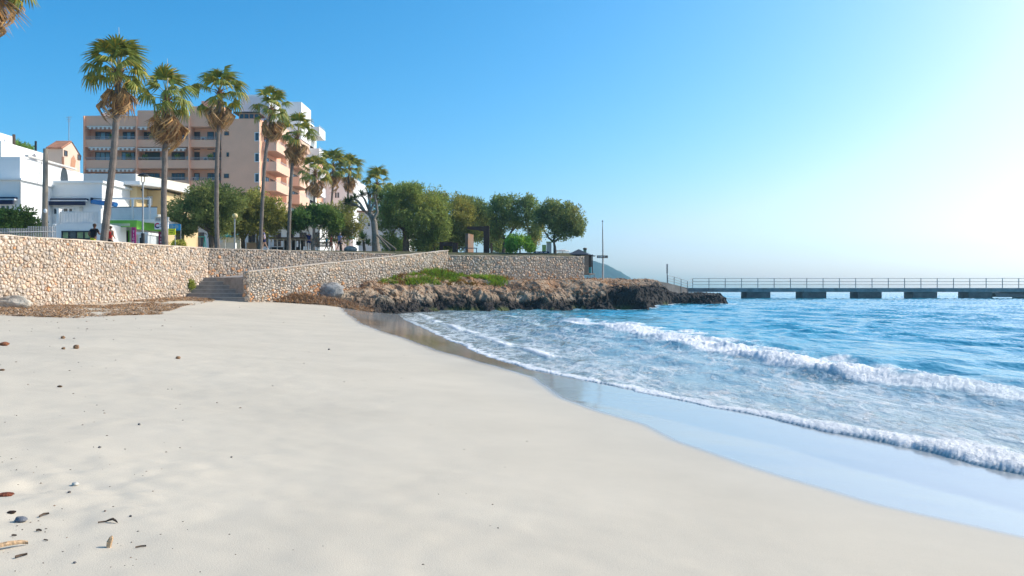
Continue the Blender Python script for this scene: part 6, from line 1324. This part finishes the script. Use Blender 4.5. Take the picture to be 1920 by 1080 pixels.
c_teal = cloth('teal_cloth', (.02, .24, .30)); c_org = cloth('orange_red_cloth', (.62, .10, .06)); c_blu = cloth('light_blue_cloth', (.28, .34, .58)); c_wht = cloth('white_cloth', (.7, .7, .7)); h_brn = M('brown_hair', (.07, .035, .02), .7); h_gry = M('grey_hair', (.45, .43, .40), .7); h_blk = M('black_hair', (.02, .015, .012), .6)
person('person jogging away in a black top and yellow shorts left of the tallest palm trunk', 175.5, 44.3, 420, R(80), (.55, -.5, -.5, .5, 1.4, .12), c_blk, c_yel, h_brn, m_skind, 1.78, zfoot=Z(420, 44.3) - 1.76)
person('person jogging away in a red top just right of the tallest palm trunk', 206, 45, 424, R(95), (-.5, .55, .5, -.45, 1.5, .12), c_red, c_blk, h_brn, m_skin, 1.68, sleeves=False, zfoot=Z(424, 45) - 1.66)
person('person in a lavender top and dark shorts with a raised arm beside the fourth palm', 495.5, 66, 446, R(200), (.2, -.25, .2, 2.2, .6, .05), c_lav, c_nvy, h_brn, m_skin, 1.70)
person('person in a long navy dress shirt standing under the dark domed tree', 579, 71, 450, R(110), (.08, -.1, .1, -.1, .2, .03), c_nvy, c_nvy, h_gry, m_skin, 1.66)
person('person in a teal top at the left of the walking group of three', 612.5, 80, 449, R(20), (.3, -.3, -.3, .3, .4, .04), c_teal, c_nvy, h_gry, m_skin, 1.66)
person('person in an orange red top in the middle of the walking group of three', 621, 77.5, 450, R(10), (.35, -.3, -.35, .3, .5, .05), c_org, c_red, h_brn, m_skin, 1.66)
person('person in a light blue shirt and navy shorts at the right of the walking group', 637, 76, 447, R(60), (-.3, .35, .3, -.3, .3, .03), c_blu, c_nvy, h_gry, m_skin, 1.78)

# ------------------------------------------------------------------ things washed up on the sand
m_ball = M('seaweed_ball', (.30, .20, .125), .95, .35, 14, .8, 40, .1, tint=True); m_leafb = M('dead_leaf', (.10, .07, .05), .8, .4, 6, .3, 20, .15, tint=True); m_drift = M('driftwood', (.55, .37, .22), .9, .25, 9, .5, 40, .1); m_shell = M('shell', (.75, .70, .66), .5, .1, 10)
def ground(px, py):
    y = 10.0
    for _ in range(60):
        x = X(px, y); z = float(z_sand(np.array(x), np.array(y))); y += (((CZ - z) * F / (py - HY)) - y) * .6
    return Vector((X(px, y), y, float(z_sand(np.array(X(px, y)), np.array(y)))))
def wad(name, label, cat, px, py, wpx, hpx, seed, mat, tn=(1, 1, 1), group=None):
    p = ground(px, py); s = p.y / F; r = (wpx * s * .5, wpx * s * .42, hpx * s * .5); n, m = 16, 10
    th = np.linspace(0, 2 * np.pi, n, endpoint=False); ph = np.linspace(.05, np.pi - .05, m); T, Q = np.meshgrid(th, ph, indexing='ij'); dx, dy, dz = np.cos(T) * np.sin(Q), np.sin(T) * np.sin(Q), np.cos(Q)
    k = .75 + .5 * fbm(dx * 2.2 + seed, dy * 2.2, dz * 2.2, 3, seed); V = np.stack([dx * k * r[0], dy * k * r[1], dz * k * r[2] + r[2] * .75], -1).reshape(-1, 3)
    F_ = [((i * m + j), ((i + 1) % n) * m + j, ((i + 1) % n) * m + j + 1, i * m + j + 1) for i in range(n) for j in range(m - 1)]
    o = link(name, np_mesh(name, V, F_, mat, {'tint': np.tile(np.array(tn, np.float32), (len(V), 1))}, True), None, p); return tag(o, label, cat, group)
GB = 'brown seaweed balls on the upper sand'
wad('seaweed_ball', 'largest brown seaweed ball of the close pair near the left edge', 'seaweed ball', 143, 654, 11, 9, 1, m_ball, (1, .9, .85), GB)
wad('seaweed_ball', 'dark small seaweed ball left of the largest one', 'seaweed ball', 119, 655, 7, 5, 2, m_ball, (.8, .75, .7), GB)
wad('seaweed_ball', 'seaweed ball lying behind the close pair, nearer the wall', 'seaweed ball', 118, 635, 8, 6, 3, m_ball, (1, .9, .8), GB)
wad('seaweed_ball', 'lone seaweed ball in the open sand well right of the others', 'seaweed ball', 334, 673, 9, 6, 4, m_ball, (1.15, 1, .85), GB)
wad('seaweed_ball', 'flat dark seaweed scrap at the left edge below the balls', 'seaweed ball', 4, 695, 9, 4, 5, m_ball, (.6, .55, .5), GB)
wad('seaweed_ball', 'small dark scrap in the middle of the left sand', 'seaweed ball', 112, 726, 9, 4, 6, m_ball, (.4, .38, .36), GB)
wad('seaweed_clump', 'reddish seaweed clump at the left edge level with the balls', 'seaweed', 8, 648, 18, 8, 7, m_ball, (1.0, .6, .5))
wad('pebble', 'white tipped dark pebble on the sand left of centre', 'pebble', 141, 910, 12, 7, 11, m_boulder, (1.6, 1.6, 1.5))
wad('pebble', 'tiny grey pebble in the open sand at centre left', 'pebble', 261, 797, 5, 4, 12, m_boulder, (.5, .5, .5))
wad('pebble', 'small dark pebble on the sand below the lone seaweed ball', 'pebble', 187, 840, 6, 4, 13, m_boulder, (.4, .4, .4))
wad('pebble', 'small grey pebble alone near the middle of the beach', 'pebble', 617, 656, 4, 3, 14, m_boulder, (.6, .55, .5))
wad('pebble', 'small dark pebble in the middle foreground sand', 'pebble', 434, 858, 4, 3, 15, m_boulder, (.4, .4, .4))
wad('dark_weed_scrap', 'flat black weed scrap near the bottom left corner', 'weed scrap', 22, 962, 16, 5, 16, m_leafb, (.35, .3, .3))
wad('red_weed_clump', 'red and white flattened clump at the lower left edge', 'seaweed', 10, 930, 30, 7, 17, m_ball, (.75, .36, .33))
wad('pebble', 'small dark pebble beside the curled dead leaf', 'pebble', 245, 969, 5, 4, 18, m_boulder, (.3, .3, .3)); wad('pebble', 'tiny brown pebble left above the curled dead leaf', 'pebble', 197, 959, 4, 3, 19, m_boulder, (.5, .4, .35))
def leaf(label, px, py, pts, thick, mat, name='dead_leaf', cat='leaf'):
    """a curled leaf: ribbon along plan points (pixels), with lift"""
    c = ground(px, py); s = c.y / F; mb = MB(); v = []
    for (dx, dy, up, w_) in pts: b = c + Vector((dx * s, -dy * s * c.y / (CZ - c.z), 0)); zz = float(z_sand(np.array(b.x), np.array(b.y))); v.append((Vector((b.x, b.y, zz + up * s + .004)), w_ * s))
    vs = []; fs = []
    for i, (p, w_) in enumerate(v):
        t_ = (v[min(i + 1, len(v) - 1)][0] - v[max(i - 1, 0)][0]); q = Vector((-t_.y, t_.x, 0)); q = q.normalized() * w_ if q.length > 1e-6 else Vector((0, w_, 0)); vs += [p + q, p + Vector((0, 0, w_ * .7 + thick)), p - q, p - Vector((0, 0, .003))]
    for i in range(len(v) - 1):
        for j in range(4): fs.append((i * 4 + j, (i + 1) * 4 + j, (i + 1) * 4 + (j + 1) % 4, i * 4 + (j + 1) % 4))
    fs += [(3, 2, 1, 0), tuple(range(len(v) * 4 - 4, len(v) * 4))]; o = mb.add(vs, fs).build(name, mat, None, base=c, smooth=True); return tag(o, label, cat)
leaf('curled dark dead leaf with a thin stalk on the lower left sand', 208, 980, [(-20, 2.5, .5, .6), (-8, 1, 1, .8), (-2, 0, 3, 2.4), (4, 0, 4.5, 3.4), (10, 0.5, 2.5, 2.4), (15, 1.5, .5, .4)], .004, m_leafb)
c_ = ground(204, 1026); s_ = c_.y / F; tag(MB().tube([c_ - Vector((.002, 0, .01)), c_ + Vector((1 * s_, 0, 9 * s_)), c_ + Vector((4 * s_, .004, 17 * s_)), c_ + Vector((5 * s_, .006, 21 * s_))], [4.2 * s_, 5.2 * s_, 4.0 * s_, 1.0 * s_], 5).build('wood_chip', m_drift, None, base=c_), 'upright tan wood chip casting a shadow in the lower left sand', 'wood chip')
leaf('long pale driftwood stick in the bottom left corner', 8, 1030, [(-26, 12, 2, 4), (-8, 4, 4, 4.2), (6, -2, 5, 4), (18, -7, 4, 2.6), (26, -10, 1.5, 1)], .012, m_drift, 'driftwood_stick', 'stick')
leaf('short thin dark twig right of the wood chip', 264, 1027, [(-8, 1.5, .4, .6), (0, 0, 1, 1), (8, -1.5, .4, .5)], .004, m_leafb, 'twig', 'twig')
leaf('bent dark twig above the bottom left corner', 39, 1045, [(-5, 3, .5, 2.2), (-1, 1, 1.5, 1.6), (5, -4, .6, .6)], .006, m_leafb, 'twig', 'twig')
leaf('dark bent scrap left of the curled leaf', 82, 968, [(-2, 3, .5, 1.6), (0, 0, 2, 1.6), (4, -3, .8, .6)], .006, m_leafb, 'twig', 'twig')
leaf('thin brown twig on the sand left of the curled leaf', 86, 1014, [(-5, -.5, .3, .5), (5, .6, .3, .5)], .003, m_leafb, 'twig', 'twig')
leaf('short dark leaf scrap beside the little hollow', 73, 997, [(-5, 0, .5, 1.4), (0, 0, 1.4, 2), (5, 0, .5, 1)], .005, m_leafb, 'leaf_scrap', 'leaf')
leaf('small black leaf scrap in front of the blue grey lump', 26, 1006, [(-4, 0, .4, 1), (0, 0, .8, 1.3), (4, -.6, .4, .6)], .004, m_leafb, 'leaf_scrap', 'leaf')
wad('grey_stone', 'blue grey flat stone lump in the lower left sand', 'stone', 39, 978, 23, 11, 31, m_boulder, (.45, .5, .6))
wad('pebble', 'dark pebble right of the white tipped pebble', 'pebble', 130, 924, 6, 4, 32, m_boulder, (.35, .33, .33)); wad('pebble', 'dark pebble alone near the bottom edge left of centre', 'pebble', 140, 1056, 6, 4, 33, m_boulder, (.4, .4, .45))
def litter():
    g = np.random.default_rng(55); n = 5200; px = g.uniform(-40, 1000, n); py = HY + 22 + (560) * g.random(n) ** 1.2
    q = 4.0 / np.maximum(py - HY, 1); y = 1.42 * F / (py - HY)
    for _ in range(25): y = y + ((CZ - z_sand(X(px, y), y)) * F / (py - HY) - y) * .6
    x = X(px, y); dens = sstep(500, 0, px) * .8 + .10; dens = dens * (.15 + sstep(.5, .68, fbm(px * .008, py * .02, 0, 3, 401))) + .7 * sstep(120, 20, px) * sstep(930, 1000, py) + .8 * sstep(640, 615, py) * sstep(420, 100, px)
    kp = (g.random(n) < dens * .24) & (x < xe(y) - .8) & (y < 50); x, y = x[kp], y[kp]; n = len(x); s = y / F
    L = s * g.uniform(.8, 3.2, n); az = g.uniform(0, np.pi, n); z = z_sand(x, y); d = np.stack([np.cos(az), np.sin(az), 0 * az], -1) * L[:, None]; sd_ = np.stack([-np.sin(az), np.cos(az), 0 * az], -1) * (L * .3)[:, None]
    c = np.stack([x, y, z + .001], -1); up = np.stack([0 * z, 0 * z, L * .45], -1); V = np.stack([c - d, c + sd_ * 1.5, c + d, c - sd_ * 1.5, c + up], 1).reshape(-1, 3); b = np.arange(n)[:, None] * 5
    Fc = np.concatenate([b + np.array([[0, 1, 4]]), b + np.array([[1, 2, 4]]), b + np.array([[2, 3, 4]]), b + np.array([[3, 0, 4]])]); k = g.uniform(.4, 1.9, (n, 1)); col = np.where(g.random((n, 1)) < .5, np.array([[1.3, 1.0, .8]]), np.array([[.8, .8, .9]])) * k
    tag(link('beach_litter', np_mesh('beach_litter', V, Fc, m_leafb, {'tint': np.repeat(col, 5, 0)})), kind='stuff')
litter()
